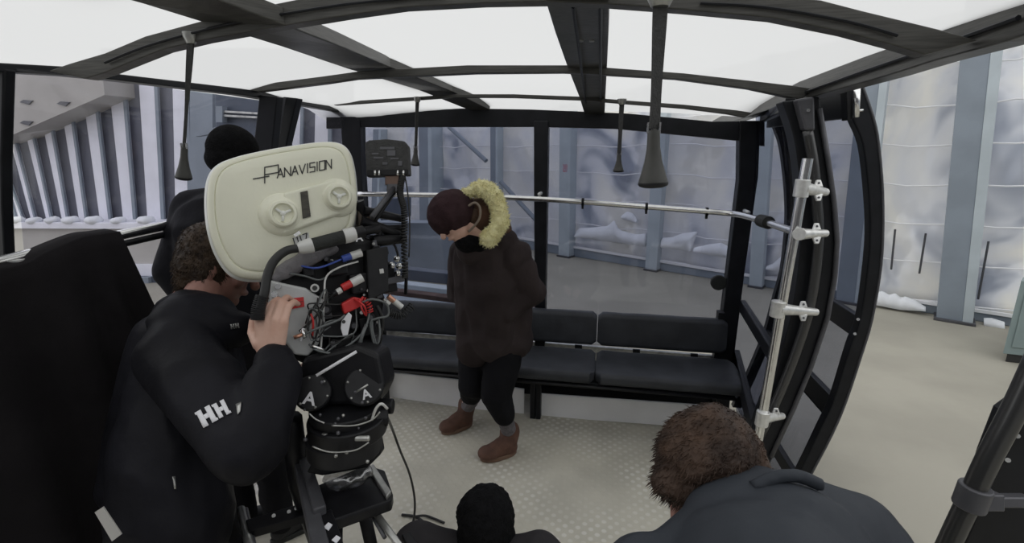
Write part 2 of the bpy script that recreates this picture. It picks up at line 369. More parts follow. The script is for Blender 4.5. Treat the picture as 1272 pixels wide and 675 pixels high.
for (a, b_, z0, lab) in (((1112, 285), (1107, 335), 0, 'thin dark stake against the sheeting, left one'), ((1150, 290), (1142, 340), 0, 'thin dark stake against the sheeting, nearer the wide column'), ((1228, 300), (1215, 372), 0, 'thin dark stake leaning right of the wide column')):
    o = MB().tube([wallp(*a, .12), wallp(*b_, .12)], .011, 6).build('stake', 'dgrey'); tag(o, lab, 'stake')
# cabinet at the right edge
c0 = at(1244, 446, Z=0); t = thing('utility_cabinet', 'grey-green sheet metal cabinet cut by the right edge of the photo', 'cabinet', c0)
ca = V((.985, -.17, 0)).normalized(); cb2 = V((.62, .78, 0)).normalized(); zt = at(1250, 348, Y=c0.y).z
def cabb(u0, u1, v0, v1, z0, z1, nm, m):
    P4 = [c0 + ca * u + cb2 * v_ for u, v_ in ((u0, v0), (u1, v0), (u1, v1), (u0, v1))]
    MB().prism([V((p.x, p.y, z0)) for p in P4], (0, 0, z1 - z0)).build(nm, m, t, bevel=.006)
cabb(0, .9, 0, .5, .05, zt, 'body', 'teal'); cabb(.03, .87, .02, .48, -.03, .05, 'plinth', 'ink'); cabb(.05, .85, -.012, 0, .12, zt - .06, 'door', 'teal'); cabb(.12, .14, -.03, -.012, .5, .62, 'handle', 'dgrey')
# dark steel beam and pale beams beyond the left rear window
def beam(a, b_, Y, hpx, m, lab, nm='steel_beam', grp=None):
    A = at(*a, Y=Y); B = at(*b_, Y=Y); h = hpx / FPX * Y
    o = MB().prism([A, B, B + V((0, 0, -h)), A + V((0, 0, -h))], (0, .14, 0)).build(nm, m, None, bevel=.008); tag(o, lab, 'beam', grp)
beam((440, 328), (668, 352), 4.95, 15, 'steel', 'dark blue-grey steel beam beyond the left rear window, above the pale rails')
beam((440, 346), (668, 373), 4.6, 7, 'colside', 'pale rail just under the dark steel beam outside the rear window', 'pale_rail')
beam((440, 355), (668, 385), 4.76, 12, 'rust', 'brownish plank between the two pale rails outside the rear window', 'plank')
beam((440, 366), (668, 396), 4.45, 6, 'colside', 'lower pale rail right above the bench outside the rear window', 'pale_rail')
o = MB().prism([at(*q, Y=6.2) for q in ((473, 248), (500, 246), (500, 272), (473, 274))], (0, .3, 0)).build('metal_box', 'steel'); tag(o, 'small dark blue box seen under the monitor through the rear window', 'box')
o = MB().prism([at(*q, Y=6.6) for q in ((440, 276), (560, 278), (640, 300), (640, 350), (440, 330))], (0, .3, 0)).build('platform_block', 'column'); tag(o, 'plain grey-blue block outside the left rear window behind the spiral cord', 'block')
hf = empty_struct('wall_light_block', (0, -3.5, 0)); MB().box((0, -3.6, 1.8), (16, .2, 3.7)).build('panel', 'dgrey', hf)  # unseen wall behind the view, added to block low sky light
hr_ = empty_struct('wall_side_block', (9, 1, 0)); hr_.name = 'wall_right_block'; MB().box((8.6, .2, 1.6), (.2, 7.6, 3.3)).build('panel', 'column', hr_)  # unseen end wall, added with it to cut the sky light
# ribbed structure to the left
rw = empty_struct('wall_left', at(100, 345, Y=6.2))
polyL = lambda pts, Y, th: MB().prism([at(x, y, Y=Y) for x, y in pts], (0, th, 0))
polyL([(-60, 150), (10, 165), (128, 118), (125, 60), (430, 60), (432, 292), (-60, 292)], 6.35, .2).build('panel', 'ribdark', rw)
ribs = [((-8, 190), (-3, 190), (14, 276), (20, 276)), ((2, 213), (6, 213), (24, 275), (29, 275)), ((10, 166), (16, 165), (39, 276), (44, 276)), ((29, 155), (37, 152), (58, 276), (64, 276)), ((51, 146), (61, 142), (77, 275), (84, 275)),
        ((76, 134), (87, 130), (98, 274), (107, 274)), ((103, 121), (118, 117), (124, 275), (137, 275)), ((134, 96), (153, 96), (153, 276), (168, 276)), ((172, 100), (194, 102), (183, 276), (203, 276)),
        ((214, 105), (234, 107), (218, 276), (236, 276)), ((362, 110), (376, 110), (358, 280), (372, 280)), ((392, 115), (411, 117), (388, 280), (408, 280))]
for a, b_, c, d_ in ribs:
    fm = [a, b_, d_, c]
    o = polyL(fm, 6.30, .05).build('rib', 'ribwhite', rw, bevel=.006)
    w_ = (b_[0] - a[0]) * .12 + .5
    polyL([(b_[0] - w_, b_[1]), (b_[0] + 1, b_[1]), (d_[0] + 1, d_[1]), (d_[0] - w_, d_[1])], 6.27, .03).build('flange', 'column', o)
polyL([(236, 100), (264, 104), (264, 290), (236, 284)], 6.1, .25).build('pilaster', 'steel', rw).data.materials[0] = M['column']
polyL([(-60, 80), (128, 98), (130, 118), (10, 170), (-60, 190)], 5.9, .45).build('soffit', 'soffit', rw)
for x, y in ((32, 127), (78, 129), (32, 153)): polyL([(x - 8, y), (x - 3, y - 3), (x + 8, y - 2), (x + 3, y + 3)], 5.88, .02).build('vent', 'dgrey', rw)
polyL([(-60, 276), (430, 278), (430, 286), (-60, 284)], 5.9, .4).build('ledge', 'ribwhite', rw, bevel=.01)
polyL([(-60, 284), (430, 286), (430, 332), (-60, 330)], 6.0, .3).build('parapet', 'ledge', rw)
polyL([(-60, 328), (430, 330), (430, 345), (-60, 343)], 5.95, .3).build('ledge', 'ribwhite', rw)
polyL([(-60, 342), (440, 346), (440, 374), (-60, 368)], 5.9, .3).build('beam', 'steel', rw)
for x in (60, 135, 170, 300, 380): polyL([(x, 345), (x + 14, 345), (x + 20, 420), (x + 4, 420)], 5.85, .2).build('pilaster', 'column', rw)
rnd = random.Random(3)
for x, wd in ((22, 9), (42, 8), (64, 9), (88, 12), (116, 12), (146, 10), (180, 12), (222, 14)):
    q = MB(); c = at(x, 274, Y=5.95); q.ell(c, (wd / 100, .1, .05)); q.ell(c + V((.06, 0, .01)), (.05, .07, .05))
    o = organic('snow_clump', q, 'snow', None, .02, 2, .02, 12)
    tag(o, 'small clump of snow on the ledge at the foot of the ribbed wall', 'snow', 'snow clumps on the left ledge')
q = MB(); q.box(at(155, 420, Y=5.2) + V((0, 0, -.25)), (3.2, .5, .35)); o = organic('snow_bank', q, 'snow', None, .05, 3, .12, 5); tag(o, 'patchy snow bank below the dark beam, seen right of the black drape', 'snow')
# machinery on the left behind the door posts
t = thing('door_drive', 'dark blue-grey machine housing with rails, outside the left window behind the beanie', 'machinery', at(300, 160, Y=5.2))
polyL([(266, 112), (325, 118), (325, 205), (268, 200)], 5.3, .3).build('housing', 'steel', t, bevel=.02)
for y in (137, 142): polyL([(272, y), (326, y + 3), (326, y + 5.5), (272, y + 2.5)], 5.22, .06).build('rail', 'alu', t)
polyL([(268, 132), (276, 132), (276, 152), (268, 152)], 5.2, .08).build('bracket', 'column', t); polyL([(242, 164), (276, 156), (276, 164), (242, 170)], 5.2, .08).build('arm', 'column', t)

# ================================================================ CABIN SHELL
MB().box((-.5, 1.55, -.02), (2.75, 4.0, .04)).build('floor', 'floor')['kind'] = 'structure'
# rear wall: posts, beams, panes
fr = empty_struct('wall_rear', (-.5, 3.5, 0))
polyY([(405, 127), (540, 134), (660, 136), (780, 141), (885, 151), (950, 150), (950, 182), (919, 175), (765, 160), (663, 157.5), (447, 158), (405, 160)], 3.5, .08).build('top_beam', 'frame', fr, bevel=.004)
polyY([(421, 128), (447, 150), (448, 200), (452, 270), (458, 370), (463, 500), (440, 500), (430, 250)], 3.49, .09).build('post', 'frame', fr, bevel=.004)
polyY([(663, 150), (681, 150), (680, 225), (677, 400), (676, 480), (664, 480), (664, 375), (663, 225)], 3.48, .1).build('post', 'frame', fr, bevel=.006)
polyY([(919, 150), (945, 150), (942, 220), (925, 340), (912, 445), (905, 520), (880, 525), (892, 440), (903, 350), (918, 225)], 3.48, .1).build('post', 'frame', fr, bevel=.006)
polyY([(455, 409), (905, 444), (905, 465), (455, 430)], 3.49, .03).build('sill_rail', 'alu', fr, bevel=.003)
polyY([(455, 432), (905, 462), (905, 520), (455, 500)], 3.5, .03).build('lower_panel', 'blackp', fr)
for k in (1, 4, 7):
    x = 690 + k * 24
    polyY([(x, 427 + k * 1.8), (x + 9, 427.6 + k * 1.8), (x + 9, 433 + k * 1.8), (x, 432 + k * 1.8)], 3.475, .01).build('bracket', 'frame', fr)
polyY([(447, 150), (664, 150), (664, 420), (456, 405)], 3.54, .006).build('window_1', 'glass')['kind'] = 'structure'
polyY([(680, 150), (920, 165), (897, 440), (676, 425)], 3.54, .006).build('window_2', 'glass')['kind'] = 'structure'
# round rubber stop on the right pane
c = at(893, 352, Y=3.5); o = MB().tube([c, c + V((0, .03, 0))], .052, 24).build('window_stop', 'rubber', None, 'auto', .005); tag(o, 'round black rubber stop on the rear glass beside the right post', 'stop')
# roof ribs (cross beams)
def crossbar(name, up, lo, Y, th):
    o = MB().prism([at(x, y, Y=Y) for x, y in up + lo[::-1]], (0, th, 0)).build(name, 'rib', None, bevel=.003); return struct(o)
crossbar('trim_1', [(60, 88), (86, 79), (130, 66), (180, 45), (250, 26), (305, 12), (370, -1), (430, -8), (550, -14), (700, -16), (850, -12), (950, -7), (1020, 0), (1070, 13), (1165, 36), (1215, 50)],
         [(105, 98), (128, 91), (160, 78), (200, 62), (250, 50), (300, 41), (345, 33), (430, 19), (500, 9), (600, 3.5), (680, 2), (757, 5), (850, 12), (960, 22), (1050, 40), (1110, 56), (1150, 68)], 1.45, .05)
crossbar('trim_2', [(290, 109), (400, 95), (450, 88), (580, 81), (705, 81), (754, 84), (850, 91), (930, 100), (990, 107), (1012, 111)],
         [(320, 114), (400, 104), (440, 98), (590, 91), (700, 90), (754, 93), (840, 98), (930, 110), (972, 119), (995, 124)], 2.5, .05)
crossbar('trim_3', [(415, 127), (522, 120), (566, 117), (638, 117), (720, 120), (781, 125), (850, 130), (915, 137), (935, 140)],
         [(415, 131), (522, 124), (566, 121), (638, 121.5), (720, 124.5), (781, 129.5), (850, 135), (905, 142), (925, 146)], 3.15, .04)
def longbar(name, rows, th):
    top = []; 
    rr = []
    for (x1, y1, x2, y2, Y) in rows:
        a = at(x1, y1, Y=Y); c = at(x2, y2, Y=Y); rr.append([a, c, c + V((0, 0, th)), a + V((0, 0, th))])
    m_ = MB().loft(rr, True); n = len(rr); m_.f += [(0, 1, 2, 3), (4 * n - 4, 4 * n - 3, 4 * n - 2, 4 * n - 1)]
    return m_
struct(longbar('x', [(80, -22, 220, -22, 1.2), (175, 4, 270, 0, 1.3), (250, 27, 355, 32, 1.45), (350, 58, 420, 57, 1.85), (430, 85, 485, 84, 2.5), (520, 112, 562, 114, 3.15), (583, 137, 609, 137, 3.5)], .05).build('trim_4', 'rib', None, bevel=.004))
cb_ = struct(longbar('x', [(668, -22, 758, -22, 1.25), (677, 0, 757, 0, 1.45), (690, 42, 756, 42, 1.85), (705, 84, 754, 84, 2.5), (720, 122, 752, 122, 3.15), (726, 142, 751, 142, 3.5)], .06).build('trim_5', 'rib', None, bevel=.004))
for (x1, y1, x2, y2, Y1, Y2) in ((712, 8, 728, 132, 1.5, 3.4), (746, 8, 746, 132, 1.5, 3.4)):
    a = at(x1, y1, Y=Y1); c = at(x2, y2, Y=Y2); MB().tube([a, c], .006, 6).build('seam', 'frame', cb_)
for (x, y, Y) in ((722, 52, 1.95), (735, 52, 1.95)):
    MB().tube([at(x, y, Y=Y), at(x, y, Y=Y) + V((0, 0, .03))], .009, 10).build('screw', 'alu', cb_)
for (nm_, pts_, Y_) in (('trim_1', [(130, 78), (180, 58), (250, 38), (305, 26), (430, 5), (550, -5)], 1.44), ('trim_1', [(870, 4), (950, 9), (1050, 26), (1115, 44)], 1.44)):
    MB().tube(spl([at(x, y, Y=Y_) for x, y in pts_], 4), .004, 6).build('seam', 'frame', bpy.data.objects[nm_])
# side roof rails
def rail_loft(up, lo, X, inward, name):
    rr = []
    for (u, l) in zip(up, lo):
        a = at(*u, X=X); c = at(*l, X=X); c.y = a.y; c.z = min(c.z, a.z - .02)
        rr.append([a, c, c + V((inward, 0, 0)), a + V((inward, 0, 0))])
    m_ = MB().loft(rr, True); n = len(rr); m_.f += [(0, 1, 2, 3), (4 * n - 4, 4 * n - 3, 4 * n - 2, 4 * n - 1)]
    return struct(m_.build(name, 'rib', None, bevel=.004))
rail_loft([(-120, 64), (0, 78), (88, 83), (140, 91), (300, 110), (430, 129)], [(-120, 76), (0, 89), (88, 94), (140, 99), (300, 118), (430, 140)], -1.86, -.07, 'trim_6').data.materials[0] = M['frame']
r7 = rail_loft([(1480, -90), (1260, -2), (1165, 37), (1108, 57), (975, 108), (905, 139), (885, 150)], [(1480, -30), (1260, 49), (1170, 73), (1118, 90), (1000, 124), (930, 148), (905, 160)], .85, .07, 'trim_7')
MB().tube([at(1265, 22, X=.84), at(1170, 56, X=.84), at(1075, 88, X=.84), at(985, 120, X=.84)], .006, 6).build('gasket', 'frame', r7)
# opal roof sheets
def roofz(x, Y):
    ks = [(-.2, 2.26, .1), (1.45, 2.30, .10), (2.5, 2.285, .085), (3.15, 2.215, .08), (3.38, 2.165, .07), (3.56, 2.07, .03)]
    for (a, za, ka), (c, zc, kc) in zip(ks, ks[1:]):
        if Y <= c:
            t = (Y - a) / (c - a); z = za + (zc - za) * t; k = ka + (kc - ka) * t; break
    else: z, k = ks[-1][1:]
    return z - k * (x + .5) ** 2 + .012
rows = []
for j in range(37):
    Y = -.2 + 3.76 * j / 36; row = []
    for i in range(29):
        x = -2.08 + 2.97 * i / 28; lo_ = 2.135 + (2.085 - 2.135) * i / 28 - max(0, Y - 3.3) * .3; row.append(V((x, Y, max(roofz(x, Y) + .02, lo_))))
    rows.append(row)
MB().loft(rows).build('ceiling', 'roof', None, True)['kind'] = 'structure'
# right side wall: lofted curved jamb, fixed pane, door leaf
def curved(rows, Y, th, mname, nm, parent=None, bev=.006):   # rows: (y, xl, xr)
    L_ = spl([(xl, y, 0) for y, xl, xr in rows], 4); R_ = spl([(xr, y2, 0) for (y, xl, xr, y2) in [(r[0], r[1], r[2], r[0] if len(r) < 4 else r[3]) for r in rows]], 4)
    return MB().prism([at(p.x, p.y, Y=Y) for p in L_] + [at(p.x, p.y, Y=Y) for p in R_[::-1]], (0, th, 0)).build(nm, mname, parent, bevel=bev)
def curved2(Lp, Rp, Y, th, mname, nm, parent=None, bev=.006):
    L_ = spl([(x, y, 0) for x, y in Lp], 4); R_ = spl([(x, y, 0) for x, y in Rp], 4)
    return MB().prism([at(p.x, p.y, Y=Y) for p in L_] + [at(p.x, p.y, Y=Y) for p in R_[::-1]], (0, th, 0)).build(nm, mname, parent, bevel=bev)
rwl = empty_struct('wall_right', (.9, 2.45, 0))
JL = [(972, 126), (984, 162), (991, 200), (995, 250), (995, 290), (991, 340), (983, 390), (967, 450), (948, 510), (925, 570), (900, 620)]
JR = [(1018, 120), (1026, 180), (1034, 240), (1040, 290), (1039, 330), (1032, 386), (1012, 450), (992, 500), (967, 555), (940, 610), (920, 650)]
jamb = curved2(JL, JR, 2.42, .10, 'frame', 'jamb', rwl)
G1 = [(1018, 135), (1029, 200), (1036, 250), (1040, 300), (1037, 345), (1028, 395), (1008, 455), (986, 508), (958, 568)]
MB().tube([at(x, y, Y=2.41) for x, y in G1], .011, 8).build('gasket', 'dgrey', jamb, True)
GT = [(1003, 162), (1010, 200), (1014, 240), (1017, 290), (1013, 340), (1004, 390), (988, 440), (968, 490), (945, 540)]
gt = MB().tube([at(x, y, Y=2.385) for x, y in spl([(x, y, 0) for x, y in GT], 4) for x, y in [(x, y)]] if False else [at(p.x, p.y, Y=2.385) for p in spl([(x, y, 0) for x, y in GT], 4)], .021, 12).build('grab_tube', 'tube', jamb, True)
o = MB().prism([at(x, y, Y=2.36) for x, y in ((990, 123), (1012, 120), (1013, 162), (1000, 162))], (0, .06, 0)).build('hinge_cover', 'dgrey', jamb, bevel=.008)
MB().tube([at(1004, 137, Y=2.345), at(1004, 137, Y=2.37)], .007, 10).build('screw', 'chrome', o)
# fixed pane between rear post and jamb, with lower bars
PR = spl([(x, y, 0) for x, y in [(976, 126), (987, 162), (994, 200), (998, 250), (998, 290), (994, 340), (986, 390), (970, 450), (951, 510), (929, 570)]], 3)
rows = []
for p in PR:
    a = at(p.x, p.y, Y=2.47); rows.append([a, V((.93 + (a.x - .85) * .25, 3.5, a.z))])
MB().loft(rows).build('window_3', 'glass', None, True, solid=.006)['kind'] = 'structure'
def ybar(xa, ya, h0, X2, Y1, Y2, m, nm, parent, w_=.04):
    a = at(xa, ya, Y=Y1); c = V((X2, Y2, a.z)); d_ = V((0, 0, -h0)); s_ = V((w_, 0, 0))
    return MB().add([a, c, c + s_, a + s_, a + d_, c + d_, c + d_ + s_, a + d_ + s_], [(0, 1, 2, 3), (7, 6, 5, 4), (0, 4, 5, 1), (1, 5, 6, 2), (2, 6, 7, 3), (3, 7, 4, 0)]).build(nm, m, parent, bevel=.004)
ybar(966, 447, .075, .93, 2.47, 3.5, 'frame', 'mid_bar', rwl)
ybar(934, 528, .10, .93, 2.47, 3.5, 'frame', 'lower_bar', rwl)
ybar(976, 122, .05, .93, 2.47, 3.5, 'frame', 'upper_bar', rwl)
# open curved door leaf
leaf = empty_struct('door_1', (1.15, 2.5, 0))
LL = [(1048, 104), (1058, 145), (1072, 180), (1079, 240), (1081, 290), (1077, 340), (1068, 400), (1056, 432), (1035, 500), (1020, 532), (996, 582), (975, 620)]
LR = [(1069, 96), (1086, 145), (1093, 180), (1098, 240), (1098, 300), (1094, 345), (1084, 400), (1072, 440), (1052, 500), (1035, 540), (1010, 588), (988, 630)]
st = curved2(LL, LR, 2.5, .06, 'frame', 'stile', leaf)
MB().tube([at(p.x, p.y, Y=2.5) for p in spl([(x - 1.5, y, 0) for x, y in LR], 3)], .006, 8).build('gasket', 'dgrey', st, True)
curve = [at((a.x + c.x) / 2, (a.y + c.y) / 2, Y=2.53) for a, c in zip(spl([(x, y, 0) for x, y in LL], 3), spl([(x, y, 0) for x, y in LR], 3))]
MB().loft([[p, V((p.x - .03, 3.6, p.z))] for p in curve]).build('pane', 'glass', leaf, True, solid=.006)
MB().prism([p for p in [V((q.x - .06, 3.55, q.z)) for q in curve] + [V((q.x, 3.55, q.z)) for q in curve[::-1]]], (0, .05, 0)).build('stile', 'frame', leaf)
def lbar(xa, ya, h, nm):
    a = at(xa, ya, Y=2.53); ybar(xa, ya, h, a.x - .03, 2.53, 3.58, 'frame', nm, leaf, .035)
lbar(1058, 96, .17, 'top_bar'); mbar = None
lbar(1072, 398, .11, 'mid_bar'); lbar(1037, 498, .13, 'lower_bar'); lbar(990, 596, .08, 'bottom_bar')
for x, y in ((1066, 397), (1062, 415), (1062, 140)): MB().tube([at(x, y, Y=2.49), at(x, y, Y=2.51)], .007, 8).build('screw', 'chrome', leaf)
hk = MB(); hk.prism([at(x, y, Y=2.46) for x, y in ((1051, 110), (1058, 108), (1060, 148), (1053, 150))], (0, .06, 0)); o = hk.build('latch_housing', 'blackp', leaf, bevel=.004)
MB().tube([at(1064.5, 103, Y=2.45), at(1063, 146, Y=2.45)], .014, 10).build('latch_roller', 'chrome', o, True)
MB().tube([at(1063, 138, Y=2.45), at(1072, 137, Y=2.45)], .006, 8).build('latch_pin', 'chrome', o, True)
# near right door jamb, bottom right corner
nj = empty_struct('door_2', (.9, 1.05, 0))
MB().prism([at(x, y, Y=1.13) for x, y in ((1300, 490), (1258, 520), (1236, 575), (1225, 610), (1195, 680), (1150, 760), (1300, 760), (1330, 500))], (0, .06, 0)).build('jamb', 'frame', nj, bevel=.006)
for x, y in ((1264, 542), (1252, 572)): MB().tube([at(x, y, Y=1.12), at(x, y, Y=1.14)], .005, 8).build('rivet', 'alu', nj)
pl_ = [at(x, y, Y=1.05) for x, y in ((1292, 440), (1262, 505), (1228, 570), (1204, 622), (1185, 662), (1168, 700), (1140, 770))]
hp = MB().tube(spl(pl_, 4), .0205, 16).build('grab_tube', 'tube', nj, True)
cl = MB(); a = at(1213, 604, Y=1.05); c = at(1203, 630, Y=1.05); cl.tube([a, c], .029, 18); cl.box(at(1242, 622, Y=1.06), (.115, .025, .022), (RT, FW, UP)); cl.box(at(1225, 622, Y=1.05), (.05, .03, .034), (RT, FW, UP))
cl.build('pipe_clamp', 'dgrey', nj, 'auto', .003)
# left side wall: near post, door posts, panes
lw = empty_struct('wall_left_cabin', (-1.9, 2, 0)); lw.name = 'wall_side'
MB().prism([at(x, y, Y=1.34) for x, y in ((-40, 80), (5, 85), (4, 120), (2, 200), (3, 260), (6, 320), (15, 420), (33, 500), (-20, 500), (-42, 300))], (0, .035, 0)).build('post', 'frame', lw, bevel=.006)
for a in ([(322, 118), (344, 120), (338, 180), (336, 300), (340, 420), (316, 420), (312, 300), (315, 178)], [(350, 120), (369, 122), (356, 178), (353, 300), (356, 420), (338, 420), (338, 300), (342, 176)]):
    Yc = at(a[0][0], a[0][1], X=-1.86).y
    MB().prism([at(x, y, Y=Yc) for x, y in a], (0, .06, 0)).build('post', 'frame', lw, bevel=.005)
MB().prism([at(x, y, Y=2.66) for x, y in ((344, 120), (351, 121), (342, 178), (340, 300), (344, 420), (338, 420), (334, 300), (337, 178))], (0, .03, 0)).build('gasket', 'dgrey', lw)
prof = [(2.1, -1.86), (1.9, -1.93), (1.5, -2.0), (1.1, -2.0), (.7, -1.96), (.3, -1.88), (0, -1.82)]
MB().loft([[V((x, 1.378, z)), V((x, 2.55, z))] for z, x in prof]).build('window_4', 'glassc', None, True, solid=.006)['kind'] = 'structure'
MB().loft([[V((x, 2.85, z)), V((x, 3.5, z))] for z, x in prof]).build('window_5', 'glassc', None, True, solid=.006)['kind'] = 'structure'

# ================================================================ BENCH
bench = thing('bench_seat', 'black padded bench along the rear wall with white kick panels', 'bench', (-.45, 3.2, 0))
def roll(name, xs, prof_, m='vinyl', rr=None):    # cushion: rounded cross-section (y,z) swept along x, with puckered ends
    rows = []
    n = 26
    for i in range(n + 1):
        x = xs[0] + (xs[1] - xs[0]) * i / n; e = min(i, n - i) / n * (xs[1] - xs[0]); k = 1 - .22 * max(0, 1 - e / .03) ** 2
        cy = sum(p[0] for p in prof_) / len(prof_); cz = sum(p[1] for p in prof_) / len(prof_)
        rows.append([V((x, cy + (p[0] - cy) * k, cz + (p[1] - cz) * k + .003 * noise.noise(V((x * 9, p[0] * 20, p[1] * 20))))) for p in prof_])
    m_ = MB().loft(rows, True); c = len(prof_); m_.f += [tuple(range(c)), tuple(len(m_.v) - c + i for i in range(c))]
    return m_.build(name, m, bench, 'auto')
def rsect(y0, y1, z0, z1, r, tilt=0, n=5):
    out = []
    for cx, cz, a0 in ((y1 - r, z1 - r, 0), (y0 + r, z1 - r, 90), (y0 + r, z0 + r, 180), (y1 - r, z0 + r, 270)):
        for k in range(n + 1):
            a = math.radians(a0 + 90 * k / n); out.append((cx + r * math.cos(a), cz + r * math.sin(a)))
    return [(y + tilt * (z - z0), z) for y, z in out]
sx = [-1.66, -.86, -.018, .845]
seatp = rsect(2.93, 3.36, .395, .475, .036)
for i in range(3): roll('seat_cushion', (sx[i] + .003, sx[i + 1] + (.04 if i == 2 else -.003)), seatp)
backp = rsect(3.33, 3.41, .50, .735, .034, .12)
for i in range(3): roll('backrest_cushion', (sx[i] + .003, sx[i + 1] - .003), backp)
MB().box((-.42, 3.15, .38), (2.5, .36, .03)).build('seat_frame', 'frame', bench, bevel=.004)
MB().tube([(-1.62, 2.955, .375), (.83, 2.955, .375)], .012, 8).build('front_rail', 'black', bench, True)
for x in (-1.55, -.44, -.40, .78): MB().box((x, 3.17, .18), (.035, .06, .36)).build('leg', 'frame', bench, bevel=.004)
for x in (-.36, -.28, -.05, .08, .35, .58, .72): MB().box((x, 3.10, .345), (.045, .05, .05)).build('bracket', 'black', bench, bevel=.003)
def kp(pts): MB().prism([at(x, y, Y=3.2) for x, y in pts], (0, .015, 0)).build('kick_panel', 'kick', bench, bevel=.003)
kp([(455, 460), (567, 472), (651, 484), (651, 518), (567, 506), (455, 489)])
kp([(662, 489), (874, 504), (866, 532), (662, 517)])
for x in (-1.66,): MB().box((x, 3.42, .5), (.03, .06, .5)).build('end_bracket', 'frame', bench)
MB().box((.80, 3.42, .53), (.04, .07, .5)).build('end_bracket', 'frame', bench)

# ================================================================ HANDRAILS, POLE
hr = thing('handrail', 'long chrome handrail across the rear windows, bending forward at the right', 'handrail', at(672, 246, Y=3.3))
pts = [at(436, 241, Y=3.33), at(560, 243, Y=3.33), at(663, 247, Y=3.33), at(724, 251, Y=3.33), at(803, 257, Y=3.33), at(880, 263, Y=3.32), at(912, 266, Y=3.28), at(935, 271, Y=3.05), at(975, 284, Y=2.6), at(1002, 292, Y=2.34)]
MB().tube(spl(pts, 5), .0185, 14).build('rail', 'chrome', hr, True)
for x, y in ((724, 251), (803, 257), (878, 263)):
    c = at(x, y, Y=3.33); MB().tube([c - V((.008, 0, 0)), c + V((.008, 0, 0))], .027, 16).build('clip', 'black', hr, 'auto'); MB().box(c + V((0, .0, -.03)), (.014, .02, .03)).build('clip_lug', 'black', hr)
c = at(945, 274, Y=2.93); e = at(955, 277, Y=2.82); MB().tube([c, e], .034, 16).build('rubber_sleeve', 'rubber', hr, 'auto')
for px, py, Y in ((672, 240, 3.42), (925, 262, 3.36)):
    c = at(px, py, Y=Y); MB().tube([c, c + V((0, -.09, -.0))], .012, 8).build('wall_bracket', 'cast', hr, True)
lr = thing('handrail', 'chrome handrail along the left side with a black drape over it', 'handrail', at(100, 302, X=-1.72))
A_ = [at(-60, 339, X=-1.72), at(0, 326, X=-1.72), at(60, 311, X=-1.72), at(150, 292, X=-1.72), at(212, 279, X=-1.72), at(212, 279, X=-1.72) + V((0, .9, 0)), at(212, 279, X=-1.72) + V((.05, 1.4, 0))]
MB().tube(A_, .018, 14).build('rail', 'chrome', lr, True)
MB().tube([p + V((.01, 0, -.032)) for p in A_], .012, 10).build('lower_tube', 'black', lr, True)
c = at(33, 333, X=-1.70); q = MB(); q.box(c, (.05, .07, .03)); q.tube([c + V((0, .02, 0)), c + V((0, .09, -.01))], .008, 8); q.ell(c + V((0, .05, -.02)), .014, None, 10, 8); q.tube([c + V((0, -.02, .03)), c + V((.0, -.02, -.02))], .018, 10); q.build('spring_clip', 'cast', lr, 'auto')
c = at(133, 303, X=-1.69); e = at(146, 314, X=-1.66); MB().tube([c, e], [.011, .008], 10).build('clamp_handle', 'chrome', lr, True)
MB().tube([c + V((0, .01, .01)), e + V((0, .03, .0))], .005, 8).build('clamp_pin', 'chrome', lr, True)
# black drape
rows = []
NT = 70
top = spl([at(x, y, X=-1.69) for x, y in ((-330, 400), (-150, 372), (-70, 356), (-10, 343), (28, 333), (48, 321), (75, 309), (100, 300), (122, 297), (141, 294))], 12)
for j in range(36):
    t_ = j / 35; row = []
    for i, p in enumerate(top):
        u = i / (len(top) - 1)
        wv = math.sin(u * 26 + 1.4 * math.sin(u * 7)) * .028 * min(1, t_ * 2.5) + .02 * noise.noise(V((u * 9, t_ * 3, 1))) * t_
        flare = .10 * (u ** 4) * min(1, t_ * 2.4)
        row.append(V((p.x + .03 + wv + .14 * t_, p.y + flare, p.z + .016 * (1 - t_) - t_ * (p.z - .04))))
    rows.append(row)
back = [[V((-1.76, p.y, p.z - .02 - .12 * k)) for p in top] for k in (1, 0)]
mid = [V((-1.72, p.y, p.z + .024)) for p in top]
dr = MB().loft(back + [mid] + rows).build('drape', 'duv', None, True, solid=.006); tag(dr, 'black cloth drape hanging over the left handrail down to the floor', 'cloth')
